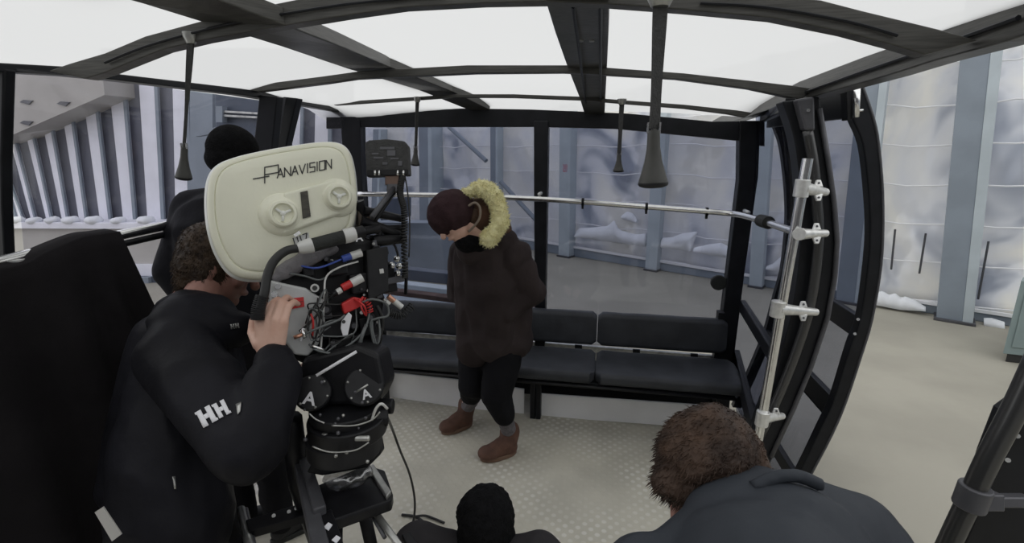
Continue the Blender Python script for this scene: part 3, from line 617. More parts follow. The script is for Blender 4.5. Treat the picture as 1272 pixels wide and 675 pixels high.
# chrome speed-rail pole with clamps, bottom right of centre
gp = thing('grip_pole', 'slanted chrome pole with four cast clamps fixed to the right door jamb', 'pole', at(942, 545, Y=2.25))
MB().tube([at(1003.5, 197, Y=2.25), at(942, 546, Y=2.25)], .0205, 16).build('pole', 'chrome', gp, 'auto')
for i, (x, y, x2, y2, sz) in enumerate(((996, 234, 1026, 239, 1.0), (1000, 291, 1026, 290, .9), (966, 384, 1014, 388, .95), (947, 520, 972, 517, .9))):
    a = at(x, y, Y=2.24); c = at(x2, y2, Y=2.34); dpole = (at(1003, 197, Y=2.25) - at(942, 546, Y=2.25)).normalized()
    if i == 1: a = at(978, 291, Y=2.24) ; x = 978
    q = MB().tube([a - dpole * .035, a + dpole * .035], .029, 16); q.build('clamp_collar', 'cast', gp, 'auto', .002) if i != 1 else MB().tube([at(993, 291, Y=2.2), at(993, 291, Y=2.26)], .026, 16).build('clamp_collar', 'cast', gp, 'auto', .002)
    s0 = at((x if i != 1 else 990), y, Y=2.235)
    m_ = s0.lerp(c, .5)
    MB().tube([s0, m_, c], [.030 * sz, .022 * sz, .0165], 12).build('clamp_arm', 'cast', gp, 'auto', .002)
    k = s0.lerp(c, .62)
    for sgn in (1, -1) if i < 3 else (1,):
        wn = MB().prism([k + UP * sgn * .014 - RT * .018 - FW * .012, k + UP * sgn * .014 + RT * .02 - FW * .012, k + UP * sgn * .044 + RT * .01 - FW * .012, k + UP * sgn * .044 - RT * .008 - FW * .012], FW * .01)
        w_ = wn.build('wing_nut', 'cast', gp, bevel=.003); MB().tube([k + UP * sgn * .03 - FW * .014, k + UP * sgn * .03 - FW * .008], .005, 8).build('bolt', 'dgrey', w_)

# ================================================================ HANGING STRAPS
def strap(ptop, pbot, wt, wb, g0, g1, gw, Y, label):
    a = at(*ptop, Y=Y); c = at(*pbot, Y=Y); k = Y / FPX
    t = thing('hanging_strap', label, 'hand strap', a, 'hanging straps under the roof')
    n = 14; L_ = []
    for i in range(n + 1):
        u = i / n; p = a.lerp(c, u); wd = (wt + (wb - wt) * min(1, u * 1.4)) * k / 2; ang = .7 * math.sin(u * 2.2) if wt != wb else .15 * u
        ax = V((math.cos(ang), math.sin(ang), 0)); ay = V((-ax.y, ax.x, 0)) * .0035
        L_.append([p - ax * wd - ay, p + ax * wd - ay, p + ax * wd + ay, p - ax * wd + ay])
    m_ = MB().loft(L_, True); m_.f += [(0, 1, 2, 3), tuple(4 * n + q for q in range(4))]; m_.build('webbing', 'web', t)
    # grip: bell-shaped
    g_top = at(*g0, Y=Y); g_bot = at(*g1, Y=Y); H = g_bot - g_top; R = gw * k / 2
    pr_ = [(0, .38), (.08, .42), (.3, .45), (.55, .62), (.75, .84), (.86, .98), (.90, 1.0)]
    MB().tube([g_top + H * u for u, r in pr_], [R * r for u, r in pr_], 20).build('grip', 'gripk', t, 'auto')
    pr_ = [(.895, 1.03), (.93, 1.03), (.965, .92), (.99, .6), (1.0, .15)]
    MB().tube([g_top + H * u for u, r in pr_], [R * r for u, r in pr_], 20).build('end_cap', 'blackp', t, 'auto')
    MB().tube([c, g_top + H * .03], [R * .2, R * .25], 8).build('cord', 'gripk', t)
    cw = R * .36
    for sg in (-1, 1): MB().box(g_top + V((sg * cw * 1.1, 0, R * .15)), (R * .12, R * .3, R * .75)).build('clip', 'chrome', t)
    MB().tube([a + V((0, 0, .022)), a + V((0, 0, .008)), a + V((0, 0, -.01))], [wt * k * 1.0, wt * k * .95, wt * k * .62], 12).build('ceiling_bracket', 'alu', t, 'auto')
strap((237, 50), (229, 178), 9, 4, (229, 183), (228, 224), 21, 1.45, 'black hanging strap with bell grip at the left, in front of the ribbed wall')
strap((518.5, 125), (516.5, 182), 4.5, 3.5, (516.5, 184), (515.5, 206.5), 12, 3.13, 'small far hanging strap right of the camera-top monitor')
strap((772.5, 128), (769, 191), 5.5, 5, (769, 192), (768, 214.5), 12.5, 3.1, 'small far hanging strap left of the large nearest one')
strap((820.5, 2), (813, 160), 16, 13, (812, 162), (811, 234), 34, 1.15, 'large nearest hanging strap with wide bell grip in front of the right rear window')

# ================================================================ FILM CAMERA
O_ = at(350, 262, d=1.42)
U_ = (RT * .86 + UP * .17 + FW * .48).normalized(); V_ = (UP - U_ * UP.dot(U_) - RT * .0).normalized(); N_ = U_.cross(V_)
def rg(px, py, off=0):
    r = ray(px, py); P0 = O_ + N_ * off; return CAM + r * ((P0 - CAM).dot(N_) / r.dot(N_))
def uv(p): d_ = p - O_; return d_.dot(U_), d_.dot(V_)
def pt(u, v, off): return O_ + U_ * u + V_ * v + N_ * off
fc = thing('film_camera', 'motion picture camera with a large cream film magazine, operated at the left', 'camera', rg(400, 440, -.06))
out = spl([(x, y, 0) for x, y in [(256, 250), (259, 222), (270, 205), (292, 195), (325, 187), (365, 180), (402, 175.5), (424, 178), (436, 190), (442, 212), (444.5, 240), (443, 268), (436, 288), (405, 308), (370, 330), (335, 346), (305, 347), (285, 338), (269, 315), (259, 284)]], 5, True)
OUT = [uv(rg(p.x, p.y, 0)) for p in out]; cu = sum(p[0] for p in OUT) / len(OUT); cv = sum(p[1] for p in OUT) / len(OUT)
def ring(s, off): return [pt(cu + (u - cu) * s, cv + (v - cv) * s, off) for u, v in OUT]
mg = MB().loft([ring(.93, -.135), ring(.985, -.125), ring(1.0, -.105), ring(1.0, -.03), ring(.995, -.012), ring(.975, -.002), ring(.93, .004), ring(.905, .004), ring(.895, .0015), ring(.885, .006), ring(.86, .0095), ring(.7, .012)], True)
n = len(OUT); mg.f += [tuple(range(n)), tuple(range(len(mg.v) - n, len(mg.v)))]
mag = mg.build('magazine', 'cream', fc, 'auto')
mg = MB().loft([ring(1.0, -.118), ring(1.03, -.105), ring(1.035, -.07), ring(1.03, -.032), ring(1.0, -.02)], True); mg.build('edge_band', 'creamedge', mag, True)
def boss(px, py, s=1.0):
    c = uv(rg(px, py, .03))
    pr_ = [(.0, .062), (.012, .058), (.02, .046), (.023, .040), (.040, .038), (.046, .034), (.047, .028), (.036, .025), (.034, 0.001)]
    rows = [[pt(c[0] + r * s * math.cos(a), c[1] + r * s * math.sin(a), .008 + h) for a in [2 * math.pi * k / 36 for k in range(36)]] for h, r in pr_]
    m_ = MB().loft(rows, True); m_.f.append(tuple(range(len(m_.v) - 36, len(m_.v)))); o = m_.build('spindle_boss', 'cream', mag, 'auto')
    q = MB()
    for a0 in (.3, 2.4, 4.5): q.tube([pt(c[0], c[1], .047), pt(c[0] + .022 * s * math.cos(a0), c[1] + .022 * s * math.sin(a0), .047)], .004, 8)
    q.ell(pt(c[0], c[1], .047), .008, None, 10, 8); q.build('lock_knob', 'creamedge', mag, True)
boss(351, 266, 1.0); boss(420, 245, .95)
# raised bridge between the bosses
q = [uv(rg(x, y, .02)) for x, y in ((352, 240), (420, 222), (426, 266), (350, 294))]
br = MB().loft([[pt(u, v, .008) for u, v in q], [pt(u, v, .028) for u, v in [(a[0] * .96 + .04 * (cu), a[1] * .94 + .06 * (cv)) for a in q]]], True); br.f.append((4, 5, 6, 7)); br.build('bridge', 'cream', mag, bevel=.006, seg=3)
MB().prism([rg(x, y, .030) for x, y in ((373, 239), (382, 237), (386, 269), (376, 272))], N_ * .002).build('footage_window', 'slot', mag)
MB().prism([rg(x, y, .030) for x, y in ((364, 292), (371, 287), (374, 290), (367, 295))], N_ * .004).build('catch', 'chrome', mag)
# maker's wordmark, drawn as strokes
def strokes(lines, x0, y0, x1, y1, h, off, r, mname, nm, parent, slant=.18):
    du = V((x1 - x0, y1 - y0, 0)); L_ = du.length; du.normalize(); dv = V((du.y, -du.x, 0)); q = MB()
    for ln in lines:
        pts_ = []
        for (a, c) in ln:
            a2 = a + c * slant * h / L_; P_ = V((x0, y0, 0)) + du * (a2 * L_) + dv * (c * h); pts_.append(rg(P_.x, P_.y, off))
        for p1, p2 in zip(pts_, pts_[1:]):
            d_ = (p2 - p1).normalized(); s_ = N_.cross(d_) * r; e_ = d_ * r * .6
            q.add([p1 - s_ - e_, p2 - s_ + e_, p2 + s_ + e_, p1 + s_ - e_, p1 - s_ - e_ + N_ * .0015, p2 - s_ + e_ + N_ * .0015, p2 + s_ + e_ + N_ * .0015, p1 + s_ - e_ + N_ * .0015], [(3, 2, 1, 0), (4, 5, 6, 7), (0, 1, 5, 4), (1, 2, 6, 5), (2, 3, 7, 6), (3, 0, 4, 7)])
    return q.build(nm, mname, parent)
def letter(ch, x, w_):
    T = {'A': [[(0, 0), (.5, 1), (1, 0)], [(.22, .36), (.78, .36)]], 'N': [[(0, 0), (0, 1), (1, 0), (1, 1)]], 'V': [[(0, 1), (.5, 0), (1, 1)]], 'I': [[(.5, 0), (.5, 1)]],
         'S': [[(1, 1), (0, 1), (0, .52), (1, .52), (1, 0), (0, 0)]], 'O': [[(0, 0), (0, 1), (1, 1), (1, 0), (0, 0)]]}
    return [[(x + a * w_, c) for a, c in l_] for l_ in T[ch]]
LN = []
xx = .285
for ch, w_ in (('A', .085), ('N', .085), ('A', .085), ('V', .085), ('I', .03), ('S', .07), ('I', .03), ('O', .075), ('N', .075)):
    LN += letter(ch, xx, w_); xx += w_ + .017
LN += [[(.11, -.32), (.11, 1.45), (.30, 1.45), (.30, .62), (.11, .62)], [(-.05, .38), (.17, .38)]]
strokes(LN, 319, 226, 408, 210, 11, .0125, .0014, 'ink', 'wordmark', mag)
# number tag under the magazine
tg = MB().prism([rg(x, y, .02) for x, y in ((364, 296), (383, 289), (385, 300), (366, 308))], N_ * .003).build('number_tag', 'body', mag)
strokes([[(.05, 0), (.05, 1)], [(.3, 0), (.3, 1)], [(.5, 0), (.5, 1)], [(.68, 1), (.95, 1), (.72, 0)]], 366, 306, 385, 299, 10, .0235, .0014, 'ink', 'digits', tg, .05)
# camera body
bd = MB().prism([rg(x, y, .035) for x, y in ((335, 348), (352, 352), (380, 358), (402, 372), (404, 400), (396, 428), (383, 443), (366, 441), (350, 420), (338, 395))], N_ * -.14).build('side_plate', 'body', fc, bevel=.006, seg=3)
MB().prism([rg(x, y, .036) for x, y in ((361, 371), (377, 369), (378, 381), (363, 384))], N_ * .003).build('red_label', 'red', bd)
strokes([[(.05, .5), (.9, .5)], [(.2, 0), (.2, .9)], [(.6, .1), (.8, .1)]], 362, 381, 378, 378, 8, .0395, .0006, 'ink', 'label_print', bd)
for x, y in ((345, 356), (341, 366)): MB().tube([rg(x, y, .036), rg(x, y, .05)], .008, 12).build('screw', 'chrome', bd, 'auto')
MB().prism([rg(x, y, -.02) for x, y in ((350, 318), (445, 292), (472, 300), (478, 372), (470, 432), (440, 452), (395, 460), (350, 440), (342, 350))], N_ * -.16).build('chassis', 'black', fc, bevel=.012, seg=3)
for (x, y, w2, h2, o2, m_) in ((418, 332, .055, .05, .0, 'black'), (446, 352, .06, .06, -.01, 'blackp'), (412, 408, .07, .05, .0, 'blackp'), (455, 405, .05, .06, -.01, 'black'), (432, 425, .08, .035, .01, 'black'), (480, 345, .05, .10, -.09, 'black'), (382, 338, .03, .03, .01, 'black')):
    MB().box(rg(x, y, o2), (w2, h2, .05), (U_, V_, N_)).build('module', m_, fc, bevel=.005)
MB().tube([rg(391, 358, .03), rg(391, 358, .045)], .012, 14).build('dial', 'gcol', fc, 'auto')
MB().tube([rg(391, 358, .045), rg(391, 358, .047)], .007, 12).build('dial_cap', 'ink', fc, 'auto')
# leatherette pouch behind the grip
q = MB(); q.cap(rg(352, 338, .01), .022, rg(380, 322, .01), .026); q.cap(rg(380, 322, .01), .026, rg(415, 310, 0), .012); q.cap(rg(344, 345, .01), .012, rg(352, 338, .01), .022)
organic('leather_cover', q, 'pouch', fc, .006, 3, .004, 30)
# viewfinder / top handle
vf = MB().tube([rg(384, 306, .07), rg(432, 293, .07)], .0195, 20).build('grip_handle', 'rubber', fc, 'auto')
MB().tube([rg(370, 309, .07), rg(374, 308, .07), rg(386, 305, .07), rg(388, 304.5, .07)], [.013, .018, .0215, .0215], 20).build('grey_collar', 'gcol', vf, 'auto')
MB().tube([rg(427, 294, .07), rg(440, 291, .07), rg(443, 290.5, .07)], [.0215, .0215, .017], 20).build('grey_collar', 'gcol', vf, 'auto')
MB().tube([rg(440, 291, .07), rg(452, 288, .07)], .019, 16).build('end_piece', 'black', vf, 'auto')
hl = spl([rg(372, 308.5, .07), rg(355, 312, .075), rg(340, 325, .08), rg(332, 343, .085), rg(329, 362, .09), rg(323, 385, .09)], 6)
MB().tube(hl, [.0118] * len(hl), 14).build('eyepiece_cable', 'cable', fc, True)
q = MB()
for i in range(26, len(hl)): q.tube([hl[i - 1], hl[i]], .0, 4) if False else None
hv = spl([rg(326, 368, .09), rg(321, 384, .09), rg(320, 398, .09)], 8)
for i, p in enumerate(hv[:-1]): MB().tube([p, p.lerp(hv[i + 1], .55)], .0175, 14).build('bellows_ring', 'blackp', fc, 'auto')
# letter marks
def textobj(s, P_, ax, ay, size, m, parent, nm='letter', ext=.001):
    cu_ = bpy.data.curves.new('t', 'FONT'); cu_.body = s; cu_.size = size; cu_.extrude = ext; cu_.align_x = 'CENTER'; cu_.align_y = 'CENTER'; cu_.offset = size * .02
    ob = bpy.data.objects.new('t', cu_); COL.objects.link(ob); dg = bpy.context.evaluated_depsgraph_get(); dg.update()
    me = bpy.data.meshes.new_from_object(ob.evaluated_get(dg)); bpy.data.objects.remove(ob)
    az = ax.cross(ay).normalized(); R_ = Matrix((ax, ay, az)).transposed().to_4x4(); me.transform(Matrix.Translation(P_) @ R_)
    me.materials.clear(); me.materials.append(M[m]); o = bpy.data.objects.new(nm, me); COL.objects.link(o); xf(o, parent); return o
MB().prism([rg(x, y, .075) for x, y in ((440, 286), (452, 284), (453, 303), (441, 304))], N_ * .003).build('mark_plate', 'black', fc)
textobj('A', rg(446, 296, .081), U_, V_, .03, 'white', fc, 'letter_mark')
# connectors and transmitter
def plug(a, c, r, m, m2='gcol'):
    p1, p2 = rg(*a), rg(*c); o = MB().tube([p1, p1.lerp(p2, .5)], r, 12).build('connector', m, fc, 'auto'); MB().tube([p1.lerp(p2, .45), p2], [r * 1.15, r * 1.15], 12).build('collar', m2, o, 'auto')
plug((425, 322, .05), (449, 314, .05), .0105, 'blue'); plug((425, 358, .05), (450, 345, .05), .0115, 'red'); plug((414, 366, .05), (424, 360, .05), .008, 'black')
plug((482, 368, .0), (499, 382, .0), .0085, 'copper'); plug((476, 372, .0), (484, 378, .0), .006, 'alu')
plug((437, 290, .02), (470, 284, .0), .012, 'dgrey', 'black'); plug((478, 300, -.03), (490, 297, -.03), .01, 'alu'); plug((470, 292, -.03), (474, 280, -.03), .012, 'black', 'black')
MB().prism([rg(x, y, .05) for x, y in ((424, 378), (440, 369), (452, 372), (447, 382), (428, 391))], N_ * -.03).build('red_clip', 'red', fc, bevel=.004)
wt_ = MB().prism([rg(x, y, .06) for x, y in ((424, 399), (433, 388), (437, 392), (432, 416), (426, 419), (423, 408))], N_ * .004).build('white_tag', 'white', fc, bevel=.002)
MB().tube([rg(427, 400, .0645), rg(427, 400, .0655)], .005, 12).build('tag_hole', 'ink', wt_)
tx = MB().prism([rg(x, y, .03) for x, y in ((455, 311), (482, 306), (483, 362), (458, 374))], N_ * -.07).build('transmitter_box', 'blackp', fc, bevel=.004)
MB().box(rg(474, 337, .032), (.012, .014, .004), (U_, V_, N_)).build('button', 'gcol', tx)
for (x, y) in ((493, 322), (496, 331), (487, 330), (494, 340)): MB().ell(rg(x, y, -.04), .011, None, 10, 8).build('terminal', 'chrome', fc, True)
MB().box(rg(490, 348, -.05), (.06, .02, .03), (U_, V_, N_)).build('bracket', 'dgrey', fc, bevel=.003)
MB().tube([rg(505, 325, -.05), rg(504, 366, -.05)], .006, 8).build('rod', 'black', fc, True)
for (x0, y0, x1, y1, r) in ((452, 262, 500, 272, .015), (448, 275, 498, 292, .018), (456, 285, 500, 283, .012), (462, 300, 503, 296, .02), (446, 250, 456, 280, .016)): MB().tube([rg(x0, y0, -.02), rg(x1, y1, -.04)], [r, r * .8], 10).build('mount_rod', 'black', fc, 'auto')
MB().prism([rg(x, y, -.02) for x, y in ((444, 262), (468, 258), (470, 278), (446, 282))], N_ * -.06).build('mount_block', mat('bronze_block', (.07, .055, .04), .4, .4), fc, bevel=.004)
R9 = random.Random(11)
for _ in range(34):
    x = R9.uniform(398, 476); y = R9.uniform(303, 442)
    if 420 < x < 440 and 365 < y < 420: continue
    w3 = R9.uniform(.008, .03); h3 = R9.uniform(.006, .022)
    mb_ = MB().box(rg(x, y, -.012), (w3, h3, R9.uniform(.02, .06)), (U_, V_, N_)); mo_ = mb_.build('switch_block', R9.choice(['black', 'black', 'blackp', 'dgrey']), fc, bevel=.002)
    if R9.random() < .6: MB().tube([rg(x, y, .0), rg(x, y, .024)], R9.uniform(.003, .006), 8).build('screw', R9.choice(['alu', 'dgrey', 'gcol']), mo_, 'auto')
for (x, y, r) in ((405, 385, .016), (411, 300, .012), (460, 395, .014), (440, 405, .013), (415, 428, .016), (468, 420, .018)):
    o = MB().tube([rg(x, y, -.01), rg(x, y, .03)], r, 18).build('control_knob', 'black', fc, 'auto', .002); MB().tube([rg(x, y, .03), rg(x, y, .032)], r * .55, 14).build('knob_cap', 'dgrey', o, 'auto')
# cables
def cab(pts_, r, m='cable', nm='cable', parent=None, k=6): return MB().tube(spl([rg(*p) for p in pts_], k), r, 8).build(nm, m, parent or fc, True)
cab([(398, 440, .05), (401, 400, .06), (403, 370, .06), (405, 345, .05), (420, 333, .05), (445, 325, .04)], .0028, 'gcol')
cab([(372, 412, .06), (388, 398, .07), (402, 380, .07), (405, 365, .06)], .0035)
cab([(372, 418, .06), (395, 408, .08), (420, 398, .07), (428, 392, .06)], .0035, 'gcable')
cab([(384, 428, .06), (395, 436, .08), (415, 438, .08), (440, 424, .07), (455, 405, .06), (460, 380, .05)], .003, 'gcable')
cab([(380, 402, .06), (387, 385, .08), (397, 395, .08), (392, 420, .07), (386, 432, .06)], .003)
cab([(450, 376, .05), (463, 372, .06), (480, 378, .05), (482, 392, .05), (468, 396, .05), (460, 402, .05), (465, 430, .05)], .0035, 'gcable')
cab([(440, 372, .05), (452, 380, .08), (455, 392, .06), (450, 385, .07), (446, 372, .05)], .003, 'red')
cab([(462, 398, .04), (463, 412, .05), (468, 428, .05), (472, 415, .05), (470, 395, .04)], .0035, 'gcable')
cab([(360, 340, .03), (378, 343, .04), (395, 348, .04), (405, 345, .03)], .0028, 'gcable')
for k in range(9):
    x0, y0 = R9.uniform(385, 440), R9.uniform(370, 425); cab([(x0, y0, .045), (x0 + R9.uniform(-20, 20), y0 + R9.uniform(-25, 25), .07), (x0 + R9.uniform(0, 35), y0 + R9.uniform(-20, 25), .06), (x0 + R9.uniform(10, 40), y0 + R9.uniform(-30, 10), .04)], .0022, R9.choice(['cable', 'gcable', 'cable']))
for k in range(7):
    a0 = k * .9; cab([(392 + 9 * math.cos(a0), 402 + 20 * math.sin(a0), .06), (392 + 11 * math.cos(a0 + 1.2), 402 + 24 * math.sin(a0 + 1.2), .075), (392 + 8 * math.cos(a0 + 2.4), 402 + 20 * math.sin(a0 + 2.4), .06)], .0022, 'gcable' if k % 2 else 'cable')
cab([(372, 330, .03), (395, 333, .05), (425, 322, .05)], .003, 'blue'); cab([(405, 372, .04), (415, 366, .05)], .004)
cab([(388, 420, .06), (389, 400, .075), (386, 390, .07)], .003, 'red'); cab([(478, 297, -.02), (490, 305, -.03), (495, 320, -.04)], .004)
cab([(455, 404, .05), (449, 420, .07), (440, 460, .03), (424, 476, .03)], .0055, 'gcable'); cab([(468, 380, .02), (475, 400, .02), (468, 440, .0), (458, 455, .0)], .006)
for a, c in (((365, 420), (375, 416)), ((375, 410), (379, 420)), ((388, 430), (404, 436))):
    MB().tube([rg(*a, .075), rg(*c, .075)], .0055, 8).build('plug', 'copper' if a[0] == 365 else 'chrome', fc, True)
MB().tube([rg(377, 408, .07), rg(373, 424, .07)], .0045, 8).build('plug', 'white', fc, True)
# spiral cords
def coil(pts_, R_, r, turns, m, parent, nm='coiled_cord'):
    path = spl([rg(*p) for p in pts_], 12); out_ = []; N2 = turns * 10
    for i in range(N2 + 1):
        f = i / N2 * (len(path) - 1); j = min(int(f), len(path) - 2); p = path[j].lerp(path[j + 1], f - j); t_ = (path[j + 1] - path[j]).normalized()
        a = t_.orthogonal().normalized(); b2 = t_.cross(a); ang = i / 10 * 2 * math.pi; out_.append(p + (a * math.cos(ang) + b2 * math.sin(ang)) * R_)
    return MB().tube(out_, r, 5).build(nm, m, parent, True)
coil([(449, 372, .04), (457, 376, .05), (460, 388, .05)], .008, .002, 8, 'red', fc)
coil([(484, 388, .0), (498, 392, .0), (512, 380, .0)], .012, .0022, 12, 'cable', fc)
# monitor on top
mn = thing('monitor', 'small black monitor seen from behind, mounted above the camera on an arm', 'monitor', at(480, 222, d=1.62))
mo = lambda x, y, d_=1.6: at(x, y, d=d_)
q = [(453, 177), (458, 174), (480, 172.5), (502, 175), (506, 179), (507.5, 216), (455, 218)]
MB().prism([mo(*p) for p in q], FW * .05).build('housing', 'web', mn, bevel=.005, seg=3)
MB().prism([mo(x, y, 1.597) for x, y in ((456, 211), (507, 210), (507.5, 217), (455, 219))], FW * .03).build('lower_lip', 'black', mn, bevel=.002)
for (x, y, w2, h2) in ((481, 184, 18, 3), (466, 191, 8, 2), (486, 190, 10, 7), (470, 196, 12, 2), (490, 197, 10, 2), (497, 203, 5, 6), (478, 203, 6, 3)):
    MB().prism([mo(x - w2 / 2, y - h2 / 2, 1.598), mo(x + w2 / 2, y - h2 / 2, 1.598), mo(x + w2 / 2, y + h2 / 2, 1.598), mo(x - w2 / 2, y + h2 / 2, 1.598)], FW * .004).build('back_port', 'dgrey', mn)
for x in (466, 471, 494, 501): MB().tube([mo(x, 212, 1.585), mo(x, 218, 1.585)], .0035, 8).build('jack', 'chrome', mn, True)
MB().box(mo(489, 224, 1.62), (.05, .035, .03), (RT, UP, FW)).build('mount_plate', 'copper', mn, bevel=.003).data.materials[0] = mat('brass_dark', (.14, .09, .07), .4, .5)
MB().box(mo(489, 234, 1.62), (.04, .03, .03), (RT, UP, FW)).build('tilt_block', 'dgrey', mn, bevel=.004)
MB().tube([mo(489, 234, 1.61), mo(462, 270, 1.5)], .0085, 12).build('arm', 'dgrey', mn, True); MB().tube([mo(492, 236, 1.63), mo(466, 274, 1.52)], .006, 12).build('arm', 'black', mn, True)
def coil2(pts_, R_, r, turns, m, parent):
    path = spl(pts_, 12); out_ = []; N2 = turns * 9
    for i in range(N2 + 1):
        f = i / N2 * (len(path) - 1); j = min(int(f), len(path) - 2); p = path[j].lerp(path[j + 1], f - j); t_ = (path[j + 1] - path[j]).normalized()
        a = t_.orthogonal().normalized(); b2 = t_.cross(a); ang = i / 9 * 2 * math.pi; out_.append(p + (a * math.cos(ang) + b2 * math.sin(ang)) * R_)
    return MB().tube(out_, r, 5).build('coiled_cord', m, parent, True)
coil2([mo(500, 218), mo(497, 240), mo(502, 262), mo(502, 300), mo(503, 345)], .0085, .0032, 46, 'cable', mn)
MB().tube(spl([mo(503, 218), mo(507, 245), mo(509, 280), mo(508, 320)], 5), .0025, 6).build('wire', 'cable', mn, True)

# ================================================================ CAMERA HEAD AND DOLLY
hd = thing('fluid_head', 'black geared camera head with white letter A marks under the film camera', 'tripod head', at(430, 520, d=1.42))
hp_ = lambda x, y, d_=1.40: at(x, y, d=d_)
def rot_ax(deg): a = math.radians(deg); return (RT * math.cos(a) - UP * math.sin(a) * -1, )
DU = (UP * 1.0 + FW * -.0).normalized()
wz = V((0, 0, 1))
def cyl(px, py, d_, r, h, m, nm, parent, tilt=None, n=40, bev=.004):
    c = hp_(px, py, d_); ax = tilt or wz; return MB().tube([c - ax * h / 2, c + ax * h / 2], r, n).build(nm, m, parent, 'auto', bev)
MB().prism([hp_(x, y, 1.40) for x, y in ((375, 445), (442, 428), (470, 440), (478, 480), (466, 505), (380, 505), (366, 480))], FW * .14).build('tilt_housing', 'black', hd, bevel=.015, seg=3)
a = hp_(400, 470, 1.36); c = hp_(452, 455, 1.36)
for (x, y, r, dd) in ((388, 488, .05, 1.37), (452, 480, .055, 1.39)):
    c = hp_(x, y, dd); ax = (FW * .9 + RT * -.2 + UP * -.3).normalized(); o = MB().tube([c, c + ax * .06], r, 32).build('side_drum', 'black', hd, 'auto', .006)
    for k in range(6):
        an = k * math.pi / 3; e1 = ax.orthogonal().normalized(); e2 = ax.cross(e1); MB().ell(c + (e1 * math.cos(an) + e2 * math.sin(an)) * r * .82, .004, None, 8, 6).build('bolt', 'alu', o, True)
textobj('A', hp_(384.5, 496, 1.32), (RT * .97 - UP * .2).normalized(), (UP * .97 + RT * .2).normalized(), .048, 'white', hd, 'letter_mark')
textobj('A', hp_(455, 490.5, 1.345), (RT * .94 + UP * .3).normalized(), (UP * .94 - RT * .3).normalized(), .036, 'white', hd, 'letter_mark')
MB().tube([hp_(393, 467, 1.33), hp_(443, 437, 1.36)], .0042, 8).build('level_rod', 'white', hd, True)
MB().tube([hp_(443, 487, 1.345), hp_(457, 478, 1.35)], .003, 6).build('index_line', 'alu', hd, True)
cyl(432, 527, 1.42, .108, .05, 'black', 'pan_ring', hd); cyl(430, 514, 1.42, .098, .05, 'black', 'pan_ring', hd); cyl(428, 548, 1.43, .104, .055, 'dgrey', 'bowl_base', hd).data.materials[0] = M['blackp']
for (pp) in ([(384, 514), (392, 521), (403, 526)], [(412, 529), (440, 529), (462, 522), (472, 512)], [(388, 555), (410, 562), (440, 560), (458, 550)]):
    MB().tube(spl([hp_(x, y, 1.30) for x, y in pp], 5), .0022, 6).build('scale_line', 'alu', hd, True)
cyl(478, 505, 1.45, .022, .05, 'black', 'drag_knob', hd, RT); cyl(468, 520, 1.42, .026, .06, 'black', 'drag_knob', hd, (RT + FW * .4).normalized()); cyl(404, 545, 1.33, .01, .03, 'alu', 'catch', hd); cyl(450, 545, 1.33, .008, .04, 'alu', 'catch', hd, RT)
MB().tube(spl([hp_(462, 522, 1.37), hp_(467, 508, 1.36), hp_(474, 502, 1.36), hp_(481, 508, 1.38)], 4), .004, 8).build('lever', 'gcol', hd, True)
MB().prism([hp_(x, y, 1.42) for x, y in ((455, 548), (468, 538), (473, 565), (456, 582), (400, 592), (380, 588), (392, 566))], FW * .05).build('mount_plate', 'dgrey', hd, bevel=.006).data.materials[0] = M['black']
for i in range(16):
    x = rnd.uniform(375, 470); y = rnd.uniform(445, 575); MB().ell(hp_(x, y, 1.355 if y < 510 else 1.31), rnd.uniform(.003, .006), None, 8, 6).build('bolt', rnd.choice(['alu', 'dgrey', 'dgrey']), hd, True)
dl = thing('camera_dolly', 'black and aluminium slider base with rails and legs under the camera head', 'camera support', at(430, 640, Z=.0))
dz = lambda x, y, Z: at(x, y, Z=Z)
Zt = hp_(430, 600, 1.45).z
MB().prism([dz(x, y, Zt) for x, y in ((386, 606), (455, 577), (478, 584), (488, 613), (486, 622), (400, 652), (386, 640))], (0, 0, -.035)).build('base_slab', 'black', dl, bevel=.006)
MB().prism([dz(x, y, Zt + .012) for x, y in ((456, 580), (464, 576), (486, 610), (480, 617))], (0, 0, -.02)).build('side_bar', 'alu', dl, bevel=.003)
MB().prism([dz(x, y, Zt + .03) for x, y in ((371, 570), (384, 566), (405, 628), (389, 634))], (0, 0, -.05)).build('side_arm', 'dgrey', dl, bevel=.004)
MB().prism([dz(x, y, Zt + .015) for x, y in ((362, 560), (374, 556), (408, 670), (412, 700), (392, 700))], (0, 0, -.06)).build('rail', 'dgrey', dl, bevel=.004)
MB().prism([dz(x, y, Zt + .005) for x, y in ((388, 640), (412, 632), (432, 690), (402, 700))], (0, 0, -.06)).build('rail', 'black', dl, bevel=.004)
for x, y in ((408, 655), (418, 671)):
    o = MB().prism([dz(x - 6, y + 1, Zt + .0065), dz(x, y - 5, Zt + .0065), dz(x + 5, y - 2, Zt + .0065), dz(x, y + 5, Zt + .0065)], (0, 0, .002)).build('arrow_mark', 'white', dl)
MB().tube([dz(464, 634, Zt - .04), dz(500, 684, Zt - .05)], .0095, 12).build('rod', 'alu', dl, True)
MB().tube([dz(455, 628, Zt - .06), dz(478, 668, Zt - .06)], .006, 8).build('rod', 'dgrey', dl, True)
MB().prism([dz(x, y, Zt - .09) for x, y in ((498, 664), (508, 659), (520, 676), (510, 690))], (0, 0, -.05)).build('end_block', 'black', dl, bevel=.004)
MB().tube([dz(299, 633, Zt - .22), dz(313, 690, Zt - .22)], .0135, 12).build('rod', 'alu', dl, True); MB().tube([dz(305, 633, Zt - .225), dz(318, 690, Zt - .225)], .008, 12).build('rod', 'dgrey', dl, True)
